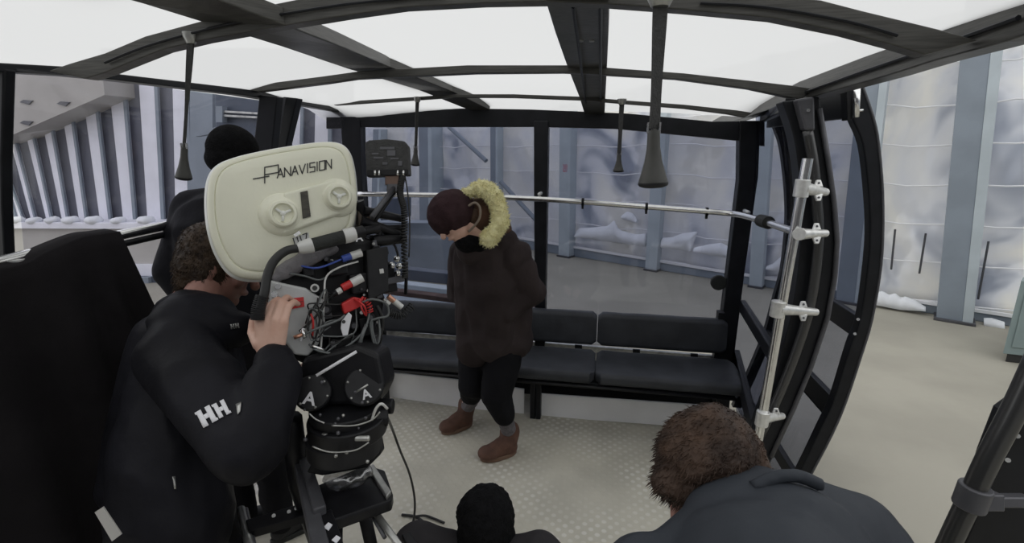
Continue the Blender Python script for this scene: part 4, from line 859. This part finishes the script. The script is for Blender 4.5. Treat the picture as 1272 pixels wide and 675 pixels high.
lb = MB().prism([dz(x, y, Zt - .2) for x, y in ((305, 646), (372, 626), (380, 640), (309, 660))], (0, 0, -.03)).build('cross_bar', 'black', dl, bevel=.003)
for x, y in ((340, 641), (359, 636), (368, 632)): MB().tube([dz(x, y, Zt - .199), dz(x, y, Zt - .196)], .006, 12).build('bolt', 'gcol', lb)
base = dz(430, 610, Zt)
MB().tube([hp_(362, 520, 1.45), dz(372, 600, Zt - .1), V((base.x - .2, base.y + .27, .02))], [.03, .034, .03], 10).build('leg', 'black', dl, True)
for dx, dy in ((-.02, .26), (.0, -.22), (-.12, -.2)): MB().tube([base + V((dx * .3, dy * .3, -.05)), V((base.x + dx, base.y + dy, .015))], .02, 10).build('leg', 'black', dl, True)
for dx, dy in ((-.02, .26), (.0, -.22), (-.12, -.2)): MB().tube([(base.x + dx, base.y + dy, 0), (base.x + dx, base.y + dy, .03)], .04, 16).build('foot', 'black', dl, True)
q = MB(); q.ell(dz(425, 597, Zt + .03), (.055, .028, .02), (V((.95, .3, 0)), V((-.3, .95, 0)), wz)); q.cap(dz(440, 593, Zt + .03), .026, dz(452, 588, Zt + .035), .02)
o = organic('plastic_pouch', q, 'bag', None, .006, 2, .012, 40); tag(o, 'crumpled clear plastic pouch lying on the dolly base under the camera head', 'pouch')
cbl = spl([hp_(478, 514, 1.42), dz(486, 530, .75), dz(497, 560, .55), dz(509, 590, .35), dz(515, 620, .2), dz(514, 645, .08), dz(508, 662, .012), dz(500, 690, .012)], 8)
o = MB().tube(cbl, .0055, 8).build('cable', 'cable', None, True); tag(o, 'thin black cable hanging from the camera head down to the floor', 'cable')
o = MB().tube(spl([dz(499, 640, .01), dz(515, 642, .012), dz(525, 648, .01), dz(533, 656, .01)], 5), .007, 8).build('cable', 'cable', None, True); tag(o, 'short cable end lying on the floor left of the black beanie', 'cable')
o = MB().tube(spl([dz(516, 642, .022), dz(528, 641, .012), dz(540, 645, .01), dz(552, 650, .01)], 5), .006, 8).build('cable', 'cable', None, True); tag(o, 'curved loose cable on the floor running under the beanie wearer', 'cable')

# ================================================================ PEOPLE
def axes(f, up=V((0, 0, 1))):
    f = f.normalized(); r = f.cross(up).normalized(); u = r.cross(f).normalized(); return r, f, u
def head(q, c, f, up=V((0, 0, 1)), s=1.0):
    r, f, u = axes(f, up); A = (r, f, u); P_ = lambda x, y, z: c + (r * x + f * y + u * z) * s
    E_ = lambda x, y, z, a, b2, d_: q.ell(P_(x, y, z), (a * s, b2 * s, d_ * s), A, 18, 12)
    E_(0, -.01, .03, .075, .096, .09); E_(0, .025, -.03, .060, .066, .075); E_(0, .062, -.083, .026, .024, .02)
    E_(0, .082, .034, .045, .014, .012); E_(.035, .07, -.012, .022, .02, .02); E_(-.035, .07, -.012, .022, .02, .02)
    q.cap(P_(0, .093, .018), .009 * s, P_(0, .113, -.018), .015 * s, 10); E_(0, .090, -.048, .024, .012, .009)
    E_(.077, -.005, 0, .010, .022, .032); E_(-.077, -.005, 0, .010, .022, .032)
    q.cap(P_(0, -.02, -.06), .055 * s, P_(0, -.045, -.15), .058 * s)
    return P_
def eyes(P_, parent, s=1.0):
    for x in (-.031, .031): MB().ell(P_(x, .083, .012), .011 * s, None, 10, 8).build('eye', 'eye', parent, True)
def hand(q, wr, pd, pn, side, curl=35, s=1.0, spread=.0):
    pd = pd.normalized(); ac = pd.cross(pn).normalized(); pn = ac.cross(pd).normalized()
    kn = []
    for i in range(4):
        k = wr + pd * (.088 - .004 * abs(i - 1.2)) * s + ac * ((i - 1.5) * .0215 * s); kn.append(k)
        q.cap(wr + ac * ((i - 1.5) * .013 * s) + pd * .01 * s, .016 * s, k, .0125 * s, 10)
        ln = (.040, .046, .043, .033)[i] * s; p = k; ang = math.radians(curl * .6)
        for j, (f_, r1, r2) in enumerate(((1, .0105, .0095), (.62, .0095, .0085), (.5, .0085, .0072))):
            d_ = (pd * math.cos(ang) + pn * math.sin(ang) + ac * ((i - 1.5) * spread)).normalized(); e = p + d_ * ln * f_; q.cap(p, r1 * s, e, r2 * s, 10); p = e; ang += math.radians(curl)
    b0 = wr + pd * .025 * s + ac * side * .03 * s; b1 = b0 + (pd * .6 + ac * side * .7 + pn * .35).normalized() * .042 * s; b2 = b1 + (pd * .9 + ac * side * .25 + pn * .4).normalized() * .032 * s
    q.cap(b0, .017 * s, b1, .012 * s, 10); q.cap(b1, .0115 * s, b2, .009 * s, 10)
def shoe(parent, heel, toe, ank, m='boot', m2='sole', s=1.0, nm='boot'):
    d_ = (toe - heel); d_.z = 0; d_.normalize(); L_ = (toe - heel).length; sd = d_.cross(wz)
    q = MB(); q.cap(heel + d_ * .045 + wz * .05, .042 * s, heel + d_ * (L_ - .05) + wz * .042, .040 * s); q.cap(heel + d_ * .055 + wz * .055, .043 * s, ank, .05 * s); q.ell(heel + d_ * (L_ - .055) + wz * .042, (.058 * s, .05 * s, .035 * s), (d_, sd, wz)); q.cap(heel + d_ * .06 + wz * .08, .045 * s, heel + d_ * (L_ * .6) + wz * .055, .04 * s)
    o = organic(nm, q, m, parent, .007, 4, .003, 25)
    so = []
    for k in range(28):
        a = 2 * math.pi * k / 28; x = math.cos(a); y = math.sin(a); w_ = .047 * s * (1 - .1 * (x < 0)); so.append(heel + d_ * (L_ / 2 + x * L_ / 2 * 1.02) + sd * (y * w_ * (1 if abs(x) < .8 else .95)))
    MB().prism([V((p.x, p.y, heel.z + .0)) for p in so], (0, 0, .026)).build('sole', m2, o, 'auto', .004)
    return o
# ---- actor in parka
ac = thing('person', 'person in brown parka with cream fur hood and maroon cap, looking down by the bench', 'person', (-.60, 2.68, 0))
heelR = at(641, 562, Z=.0); toeR = at(597, 573, Z=.0); heelL = at(586, 527, Z=0); toeL = at(549, 540, Z=0)
Y0 = 2.66
hipR = at(625, 440, Y=2.70); hipL = at(592, 440, Y=2.78)
ankR = heelR + V((-.04, .0, .13)); ankL = heelL + V((-.03, 0, .13)); kneeR = at(617, 490, Y=2.62); kneeL = at(588, 478, Y=2.74)
chest = at(612, 330, Y=2.60); neck = at(597, 288, Y=2.5); hc = at(566, 274, Y=2.40); pelvis = at(610, 425, Y=2.72)
face = (at(556, 305, Y=2.2) - at(571, 265, Y=2.42)); face = (RT * -.55 - UP * .62 - FW * .45).normalized(); hup = (UP * .75 - RT * .5 - FW * .1)
shR = at(640, 318, Y=2.56); shL = at(577, 312, Y=2.68); elR = at(660, 362, Y=2.62); haR = at(628, 392, Y=2.57); elL = at(569, 365, Y=2.72); haL = at(592, 395, Y=2.60)
q = MB(); P_ = head(q, hc, face, hup, 1.0); q.cap(hc, .055, neck, .055); q.cap(neck, .05, chest, .09); q.cap(chest, .09, pelvis, .10)
q.cap(shR, .04, elR, .04); q.cap(elR, .038, haR, .03); q.cap(shL, .04, elL, .04); q.cap(elL, .038, haL, .03); q.cap(shR, .04, shL, .04)
q.cap(hipR, .085, kneeR, .06); q.cap(kneeR, .055, ankR, .04); q.cap(hipL, .085, kneeL, .06); q.cap(kneeL, .055, ankL, .04)
q.cap(ankR, .035, toeR.lerp(heelR, .45) + V((0, 0, .05)), .02); q.cap(ankL, .035, toeL.lerp(heelL, .45) + V((0, 0, .05)), .02)
hand(q, haL, V((.3, .1, -1)), RT, 1, 22, .9); hand(q, haR, V((-.5, .1, -.8)), FW, 1, 25, .9)
organic('body', q, 'skin', ac, .0055, 3); eyes(P_, ac)
q = MB()   # parka
q.cap(at(604, 300, Y=2.55), .11, at(613, 345, Y=2.62), .165); q.cap(at(613, 345, Y=2.62), .165, at(610, 410, Y=2.70), .178); q.cap(at(592, 418, Y=2.72), .10, at(634, 416, Y=2.70), .10)
q.cap(shR + V((-.01, 0, 0)), .085, elR, .073); q.cap(elR, .072, haR + V((.02, 0, .02)), .058); q.cap(shL, .075, elL, .06); q.cap(elL, .058, haL + V((0, 0, .03)), .052); q.cap(shL, .08, shR, .085); q.cap(at(585, 320, Y=2.60), .09, at(590, 430, Y=2.68), .11); q.cap(at(640, 330, Y=2.66), .09, at(640, 420, Y=2.74), .11)
q.cap(at(596, 290, Y=2.5), .08, at(625, 300, Y=2.56), .08); q.ell(at(586, 308, Y=2.48), (.08, .08, .07))
organic('parka', q, 'parka', ac, .010, 4, .024, 9, 0, (1, 1, .6))
q = MB(); q.ell(at(582, 302, Y=2.42), (.068, .07, .05)); q.cap(at(574, 300, Y=2.38), .04, at(592, 300, Y=2.44), .06); organic('neck_gaiter', q, 'knitblack', ac, .008, 3, .006, 14)
q = MB()   # hood
q.ell(at(600, 270, Y=2.50), (.095, .10, .115), (RT, FW, UP)); q.cap(at(607, 262, Y=2.52), .075, at(618, 288, Y=2.55), .07)
organic('hood', q, 'hoodin', ac, .01, 4, .01, 14)
q = MB(); fur = spl([at(x, y, Y=Y) for x, y, Y in ((574, 243, 2.42), (584, 238, 2.42), (598, 235, 2.42), (611, 242, 2.42), (619, 256, 2.42), (621, 271, 2.40), (618, 284, 2.38), (608, 296, 2.36))], 4)
for i in range(len(fur) - 1): q.cap(fur[i], .014 + .024 * min(1, i / 9), fur[i + 1], .014 + .024 * min(1, (i + 1) / 9))
fo = organic('fur_trim', q, 'fur', ac, .008, 2, .012, 22, .006)
q = MB(); tufts(q, fo, 1600, .014, .0020, V((0, 0, -.1))); q.build('fur_tufts', 'fur', fo)
MB().tube(spl([at(x, y, Y=2.36) for x, y in ((582, 256), (590, 252), (596, 258), (596, 270), (590, 280), (582, 288))], 5), .006, 8).build('hood_cord', mat('tan_cord', (.25, .2, .16), .8), ac, True)
q = MB(); r_, f_, u_ = axes(face, hup); cz = hc + u_ * .045
q.ell(cz - f_ * .012, (.116, .130, .112), (r_, f_, u_)); q.ell(hc + u_ * .015 - f_ * .01, (.114, .126, .055), (r_, f_, u_))
organic('knit_cap', q, 'knitmar', ac, .008, 3, .003, 20)
q = MB(); q.ell(hc - f_ * .065 - u_ * .04, (.085, .05, .06), (r_, f_, u_)); organic('hair', q, 'hair2', ac, .008, 2, .006, 25)
q = MB(); q.cap(hipR, .11, kneeR, .09); q.cap(kneeR, .088, at(627, 516, Y=2.64), .064); q.cap(hipL, .11, kneeL, .088); q.cap(kneeL, .086, at(585, 490, Y=2.78), .064); q.cap(hipR, .1, hipL, .1)
organic('trousers', q, 'pants', ac, .010, 5, .010, 12, 0, (1, 1, .6))
for a in ((at(628, 522, Y=2.66), ankR), (at(588, 494, Y=2.80), ankL)):
    q = MB(); q.cap(a[0], .046, a[1], .048); organic('sock', q, 'sock', ac, .007, 2, .003, 30)
shoe(ac, heelR + V((0, 0, .002)), toeR + V((0, 0, .002)), ankR + V((0, 0, .02)), s=1.22); shoe(ac, heelL + V((0, 0, .002)), toeL + V((0, 0, .002)), ankL + V((0, 0, .02)), s=1.2)
# ---- camera operator
op = thing('person', 'person in black HH jacket with brown hair, bent to the eyepiece of the film camera', 'person', (-1.15, 1.05, 0))
hc = at(272, 334, d=1.60); face = (RT * .80 - UP * .30 + FW * .25).normalized(); hup = (UP * .9 + RT * .35)
shN = at(212, 455, d=1.36); elN = at(308, 556, d=1.22); wrN = at(336, 441, d=1.325); neck = at(236, 392, d=1.5); shF = at(285, 420, d=1.68); elF = at(325, 500, d=1.78); wrF = at(372, 470, d=1.80)
belly = at(218, 560, d=1.46); pel = at(212, 690, d=1.42); chest = at(232, 470, d=1.54)
hL = pel + V((-.05, .1, -.02)); hR = pel + V((.08, -.08, -.02)); kL = V((hL.x + .05, hL.y + .1, .48)); kR = V((hR.x + .12, hR.y - .02, .48)); aL = V((hL.x, hL.y + .08, .10)); aR = V((hR.x + .1, hR.y - .05, .10))
q = MB(); P_ = head(q, hc, face, hup, 1.04); q.cap(hc, .05, neck, .055); q.cap(neck, .05, chest, .09); q.cap(chest, .09, belly, .10); q.cap(belly, .10, pel, .10)
q.cap(shN, .04, elN, .042); q.cap(elN, .042, wrN, .029); q.cap(shF, .04, elF, .042); q.cap(elF, .042, wrF, .028); q.cap(shN, .04, shF, .04)
for h_, k_, a_ in ((hL, kL, aL), (hR, kR, aR)): q.cap(h_, .085, k_, .06); q.cap(k_, .055, a_, .04)
hand(q, wrN, UP * .99 + RT * .03, FW * .93 + RT * .10, 1, 42, 1.08, .02); hand(q, wrF, RT + UP * .3, FW, 1, 30, 1.0)
bo = organic('body', q, 'skin', op, .0045, 2); eyes(P_, op, 1.02)
bo.data.materials.append(M['skin2'])
for p in bo.data.polygons:
    if (V(p.center) - hc).length < .17: p.material_index = 1
q = MB(); q.cap(neck + V((0, 0, -.01)), .085, chest, .15); q.cap(chest, .15, belly, .155); q.cap(belly, .155, at(212, 650, d=1.42), .155); q.cap(at(205, 425, d=1.52), .085, at(188, 500, d=1.54), .10); q.cap(at(188, 500, d=1.54), .10, at(180, 600, d=1.52), .11)
q.cap(at(250, 425, d=1.58), .10, at(262, 520, d=1.55), .12); q.cap(at(222, 440, d=1.40), .10, elN, .082); q.cap(elN, .082, at(342, 464, d=1.30), .062); q.cap(shF, .09, elF, .07); q.cap(elF, .07, wrF, .05)
q.cap(at(222, 400, d=1.44), .07, at(262, 398, d=1.5), .07); q.cap(at(238, 398, d=1.44), .055, at(292, 408, d=1.5), .05); q.cap(at(222, 392, d=1.60), .065, at(262, 392, d=1.66), .06); q.cap(at(232, 385, d=1.63), .06, at(255, 390, d=1.62), .06)
ja = organic('jacket', q, 'jacket', op, .011, 6, .015, 9, 0, (1, 1, .8))
q = MB(); q.cap(at(341, 450, d=1.315), .052, at(342, 464, d=1.30), .060); organic('cuff', q, 'jacket', ja, .008, 2)
q = MB(); r_, f_, u_ = axes(face, hup)
q.ell(hc + u_ * .045 - f_ * .03, (.09, .098, .095), (r_, f_, u_)); q.ell(hc - f_ * .055 - u_ * .01, (.085, .07, .085), (r_, f_, u_)); q.ell(hc - r_ * -.05 + u_ * .0 - f_ * .02, (.045, .06, .07), (r_, f_, u_)); q.ell(hc - u_ * .06 - f_ * .06, (.07, .045, .05), (r_, f_, u_))
ho = organic('hair', q, 'hair', op, .007, 3, .008, 14, .003); q = MB(); tufts(q, ho, 1500, .012, .0014, V((0, 0, -.7))); q.build('hair_tufts', 'hair', ho)
q = MB()
for h_, k_, a_ in ((hL, kL, aL), (hR, kR, aR)): q.cap(h_, .11, k_, .085); q.cap(k_, .08, a_, .065)
q.cap(hL, .12, hR, .12); organic('trousers', q, 'pants', op, .012, 5, .01, 12)
for a_ in (aL, aR): shoe(op, V((a_.x - .04, a_.y, .002)), V((a_.x + .24, a_.y - .03, .002)), a_ + V((0, 0, .02)), 'blackp', 'rubber')
# HH emblem on the sleeve: projected onto the jacket
dgx = bpy.context.evaluated_depsgraph_get(); dgx.update()
def onto(ob, px, py, lift=.002):
    r = ray(px, py).normalized(); ok, loc, nn_, ix = ob.ray_cast(CAM, r); return (loc + nn_ * lift if ok else at(px, py, d=1.2))
def emblem(polys, ob, m, nm, n_sub=3):
    q = MB()
    for pl in polys:      # quads, subdivided so that they follow the cloth
        a, b2, c, d_ = [V((x, y, 0)) for x, y in pl]
        g = [[onto(ob, *(a.lerp(b2, i / n_sub).lerp(d_.lerp(c, i / n_sub), j / n_sub))[:2], .0025) for i in range(n_sub + 1)] for j in range(n_sub + 1)]
        q.loft(g)
    return q.build(nm, m, ob, True, solid=.002)
def hquads(o_, ex, ey, mirror=False):
    P2 = lambda a, c: (o_[0] + ex[0] * a + ey[0] * c, o_[1] + ex[1] * a + ey[1] * c)
    R3 = [((0, 0), (.36, 0), (.36, 1), (0, 1)), ((.64, 0), (1, 0), (1, 1), (.64, 1)), ((.36, .36), (.64, .36), (.64, .62), (.36, .62)), ((-.08, 0), (0, 0), (0, .14), (-.08, .14)), ((1, .86), (1.08, .86), (1.08, 1), (1, 1))]
    return [[P2(*p) for p in r_] for r_ in R3]
dgx.update()
hh = hquads((244, 513), (16.5, -9), (10, 19)) + hquads((264, 504), (14, -7), (9, 17))
emblem(hh, ja, 'white', 'emblem')
em2 = hquads((286, 403), (4.5, -.6), (.8, 6)) + hquads((291.6, 402), (4.5, -.4), (.8, 6)); emblem(em2, ja, 'alu', 'emblem')
emblem([[(214, 592), (217.5, 592), (218.5, 608), (216, 608)]], ja, 'alu', 'zip_puller')
emblem([[(294, 503), (301, 500), (299, 512), (296, 516)]], ja, 'alu', 'pocket_tab')
# added card, stands in for an unidentified pale patch low left
c = [at(x, y, d=1.22) for x, y in ((117.5, 637), (128, 630), (151, 664), (139, 673))]
o = MB().prism(c, FW * .003).build('stand_in_card', 'paper'); tag(o, 'pale slanted stand-in card at the bottom left against the black clothing', 'tag')
# ---- crew member behind the magazine
bx = thing('person', 'person in black jacket and beanie standing with back turned behind the cream magazine', 'person', (-1.5, 1.85, 0))
hc = at(292, 194, d=2.15); face = (RT * .7 + FW * .7); neck = hc + V((-.04, -.02, -.17)); sh1 = at(246, 264, d=2.05); sh2 = at(330, 255, d=2.1); e1 = at(216, 335, d=2.02); w1 = at(240, 376, d=2.0); e2 = at(330, 340, d=2.2); w2 = at(345, 400, d=2.1)
ch = at(275, 290, d=2.05); pv = V((ch.x - .03, ch.y + .02, .95))
q = MB(); P_ = head(q, hc, face, s=.95); q.cap(hc, .05, neck, .055); q.cap(neck, .05, ch, .1); q.cap(ch, .1, pv, .1)
for s_, e_, w_ in ((sh1, e1, w1), (sh2, e2, w2)): q.cap(s_, .04, e_, .04); q.cap(e_, .04, w_, .028)
q.cap(sh1, .04, sh2, .04); hand(q, w1, V((.8, .1, -.2)), FW, 1, 30); hand(q, w2, V((.5, .1, -.5)), FW, 1, 30)
fe = []
for dx in (-.1, .1):
    k_ = V((pv.x + dx, pv.y, .5)); a_ = V((pv.x + dx, pv.y + .02, .1)); fe.append((k_, a_)); q.cap(pv + V((dx, 0, 0)), .085, k_, .06); q.cap(k_, .055, a_, .04)
organic('body', q, 'skin2', bx, .0055, 3); eyes(P_, bx)
q = MB(); q.cap(neck, .075, ch, .17); q.cap(ch, .17, pv, .18)
q.cap(sh1, .085, e1, .07); q.cap(e1, .07, w1, .055); q.cap(sh2, .085, e2, .07); q.cap(e2, .07, w2, .055); q.cap(sh1, .09, sh2, .09); q.cap(at(235, 300, d=2.06), .07, at(262, 330, d=2.06), .1); q.cap(hc + V((0, -.0, -.12)), .085, neck + V((0, 0, -.04)), .10)
organic('jacket', q, 'jacket4', bx, .012, 6, .012, 9)
q = MB(); r_, f_, u_ = axes(face); q.ell(hc + u_ * .03 - f_ * .01, (.086, .105, .098), (r_, f_, u_)); q.ell(hc - f_ * .03 - u_ * .02, (.088, .085, .07), (r_, f_, u_)); organic('beanie', q, 'knitblack', bx, .008, 3, .003, 20)
q = MB()
for k_, a_ in fe: q.cap(V((k_.x, k_.y, .93)), .11, k_, .085); q.cap(k_, .08, a_, .06)
organic('trousers', q, 'pants', bx, .012, 4, .01, 12)
for k_, a_ in fe: shoe(bx, V((a_.x - .03, a_.y - .05, .002)), V((a_.x + .12, a_.y + .19, .002)), a_ + V((0, 0, .02)), 'blackp', 'rubber')
# ---- person leaning in the right foreground
fp = thing('person', 'person with auburn hair in dark grey jacket, leaning forward at the lower right', 'person', (.40, .25, 0))
hc = at(880, 590, d=1.0); face = (RT * -.62 - UP * .75 + FW * .15).normalized(); hup = (UP * .55 + FW * .75 - RT * .2).normalized()
neck = at(930, 628, d=.92); up_ = at(985, 655, d=.90); sN = at(1075, 690, d=.92); sF = at(800, 725, d=.88); pv = V((.42, .05, .92)); ch = at(960, 760, d=.80)
eN = sN + V((.02, -.02, -.28)); wN = eN + V((-.12, .12, -.2)); eF = sF + V((0, .02, -.28)); wF = eF + V((.08, .15, -.15))
q = MB(); P_ = head(q, hc, face, hup, .95); q.cap(hc, .05, neck, .05); q.cap(neck, .05, ch, .09); q.cap(ch, .09, pv, .1); q.cap(sN, .04, eN, .04); q.cap(eN, .04, wN, .028); q.cap(sF, .04, eF, .04); q.cap(eF, .04, wF, .028); q.cap(sN, .04, neck, .04); q.cap(sF, .04, neck, .04)
hand(q, wN, V((-.3, .5, -.6)), FW, 1, 30); hand(q, wF, V((.1, .6, -.6)), FW, 1, 30)
fe = []
for dx in (-.11, .13):
    k_ = V((pv.x + dx, pv.y + .12, .5)); a_ = V((pv.x + dx, pv.y - .02, .1)); fe.append((k_, a_)); q.cap(pv + V((dx, 0, 0)), .085, k_, .06); q.cap(k_, .055, a_, .04)
organic('body', q, 'skin2', fp, .0055, 3); eyes(P_, fp)
q = MB(); q.cap(at(945, 625, d=.93), .068, at(985, 690, d=.86), .12); q.cap(at(1030, 680, d=.92), .10, at(1050, 720, d=.92), .115); q.cap(at(985, 690, d=.86), .12, ch, .16); q.cap(ch, .17, pv, .17)
q.cap(at(900, 684, d=.88), .085, at(815, 730, d=.86), .062); q.cap(sF, .08, eF, .07); q.cap(eF, .07, wF, .05); q.cap(sN, .08, eN, .07); q.cap(eN, .07, wN, .05)
q.cap(at(925, 628, d=.94), .055, at(978, 616, d=.96), .045); q.cap(at(975, 618, d=.95), .05, at(1060, 665, d=.94), .075); q.cap(at(905, 655, d=.90), .075, at(945, 625, d=.93), .068)
jo = organic('jacket', q, 'jacket2', fp, .009, 7, .008, 8)
q = MB(); q.tube(spl([at(x, y, d=.885) for x, y in ((935, 606), (962, 594), (992, 592), (1022, 604))], 4), .013, 8); organic('collar', q, 'jacket2', jo, .007, 3)
q = MB(); r_, f_, u_ = axes(face, hup)
q.ell(hc + u_ * .025 - f_ * .02, (.092, .108, .098), (r_, f_, u_)); q.ell(P_(.075, -.01, .0), (.03, .045, .045), (r_, f_, u_)); q.ell(P_(-.075, -.01, .0), (.03, .045, .045), (r_, f_, u_)); q.cap(at(850, 568, d=1.0), .050, at(920, 566, d=1.0), .052); q.cap(at(832, 600, d=.98), .035, at(880, 612, d=.97), .05); q.cap(at(920, 566, d=1.0), .05, at(937, 592, d=.98), .04)
ho = organic('hair', q, 'hair2', fp, .006, 3, .009, 12, .002, (1, 1, 1)); q = MB(); tufts(q, ho, 2600, .010, .0011, (-RT * .6 - UP * .7)); q.build('hair_tufts', 'hair2', ho)
q = MB()
for k_, a_ in fe: q.cap(V((k_.x, k_.y - .1, .9)), .11, k_, .085); q.cap(k_, .08, a_, .06)
organic('trousers', q, 'pants', fp, .012, 4, .01, 12)
for k_, a_ in fe: shoe(fp, V((a_.x, a_.y - .05, .002)), V((a_.x + .02, a_.y + .22, .002)), a_ + V((0, 0, .02)), 'blackp', 'rubber')
# ---- person low in the foreground with black knit hat
lp = thing('person', 'person in black knit hat and charcoal jacket crouching low at the bottom centre', 'person', at(600, 720, Z=0))
hc = at(603, 652, d=1.62); face = (FW * .8 + V((0, 0, -.2))); r_, f_, u_ = axes(face, V((0, 0, 1)))
neck = hc + V((0, -.04, -.15)); ch = neck + V((0, -.12, -.14)); pv = V((ch.x, ch.y - .12, .16)); s1 = at(520, 700, d=1.55); s2 = at(672, 706, d=1.55)
s1 = at(520, 684, d=1.58); s2 = at(672, 694, d=1.58)
e1 = s1 + V((-.06, .04, -.18)); e2 = s2 + V((.06, .04, -.18)); w1 = e1 + V((.14, .03, -.16)); w2 = e2 + V((-.14, .03, -.16))
q = MB(); P_ = head(q, hc, face, s=.94); q.cap(hc, .05, neck, .055); q.cap(neck, .05, ch, .09); q.cap(ch, .09, pv, .1); q.cap(s1, .035, ch, .05); q.cap(s2, .035, ch, .05)
for s_, e_, w_ in ((s1, e1, w1), (s2, e2, w2)): q.cap(s_, .04, e_, .04); q.cap(e_, .04, w_, .028)
hand(q, w1, V((.4, .6, -.2)), V((0, 0, -1)), 1, 30); hand(q, w2, V((-.4, .6, -.2)), V((0, 0, -1)), 1, 30)
fe = []
for dx in (-.14, .14):
    k_ = V((pv.x + dx * 1.6, pv.y + .36, .34)); a_ = V((pv.x + dx * .8, pv.y + .30, .08)); fe.append((k_, a_)); q.cap(pv + V((dx * .6, 0, 0)), .085, k_, .06); q.cap(k_, .055, a_, .04)
organic('body', q, 'skin', lp, .0055, 3); eyes(P_, lp)
q = MB(); q.cap(neck + V((0, 0, -.02)), .075, ch, .15); q.cap(ch, .16, pv + V((0, 0, .02)), .17); q.cap(s1, .08, neck + V((-.03, 0, .02)), .085); q.cap(s2, .08, neck + V((.03, 0, .02)), .085)
for s_, e_, w_ in ((s1, e1, w1), (s2, e2, w2)): q.cap(s_, .08, e_, .065); q.cap(e_, .065, w_, .05)
organic('jacket', q, 'jacket3', lp, .010, 6, .008, 10)
q = MB(); q.ell(hc + V((0, 0, .02)), (.090, .105, .105), (r_, f_, u_)); q.cap(hc + V((0, -.01, -.02)), .093, hc + V((0, -.05, -.14)), .105)
ho = organic('knit_hat', q, 'knitblack', lp, .008, 2, .008, 20, .006)
q = MB()
for k_, a_ in fe: q.cap(pv + V(((k_.x - pv.x) * .4, 0, 0)), .11, k_, .085); q.cap(k_, .08, a_, .06)
organic('trousers', q, 'pants', lp, .012, 4, .01, 12)
for k_, a_ in fe: shoe(lp, V((a_.x, a_.y - .04, .002)), V((a_.x, a_.y + .23, .002)), a_ + V((0, 0, .02)), 'blackp', 'rubber')
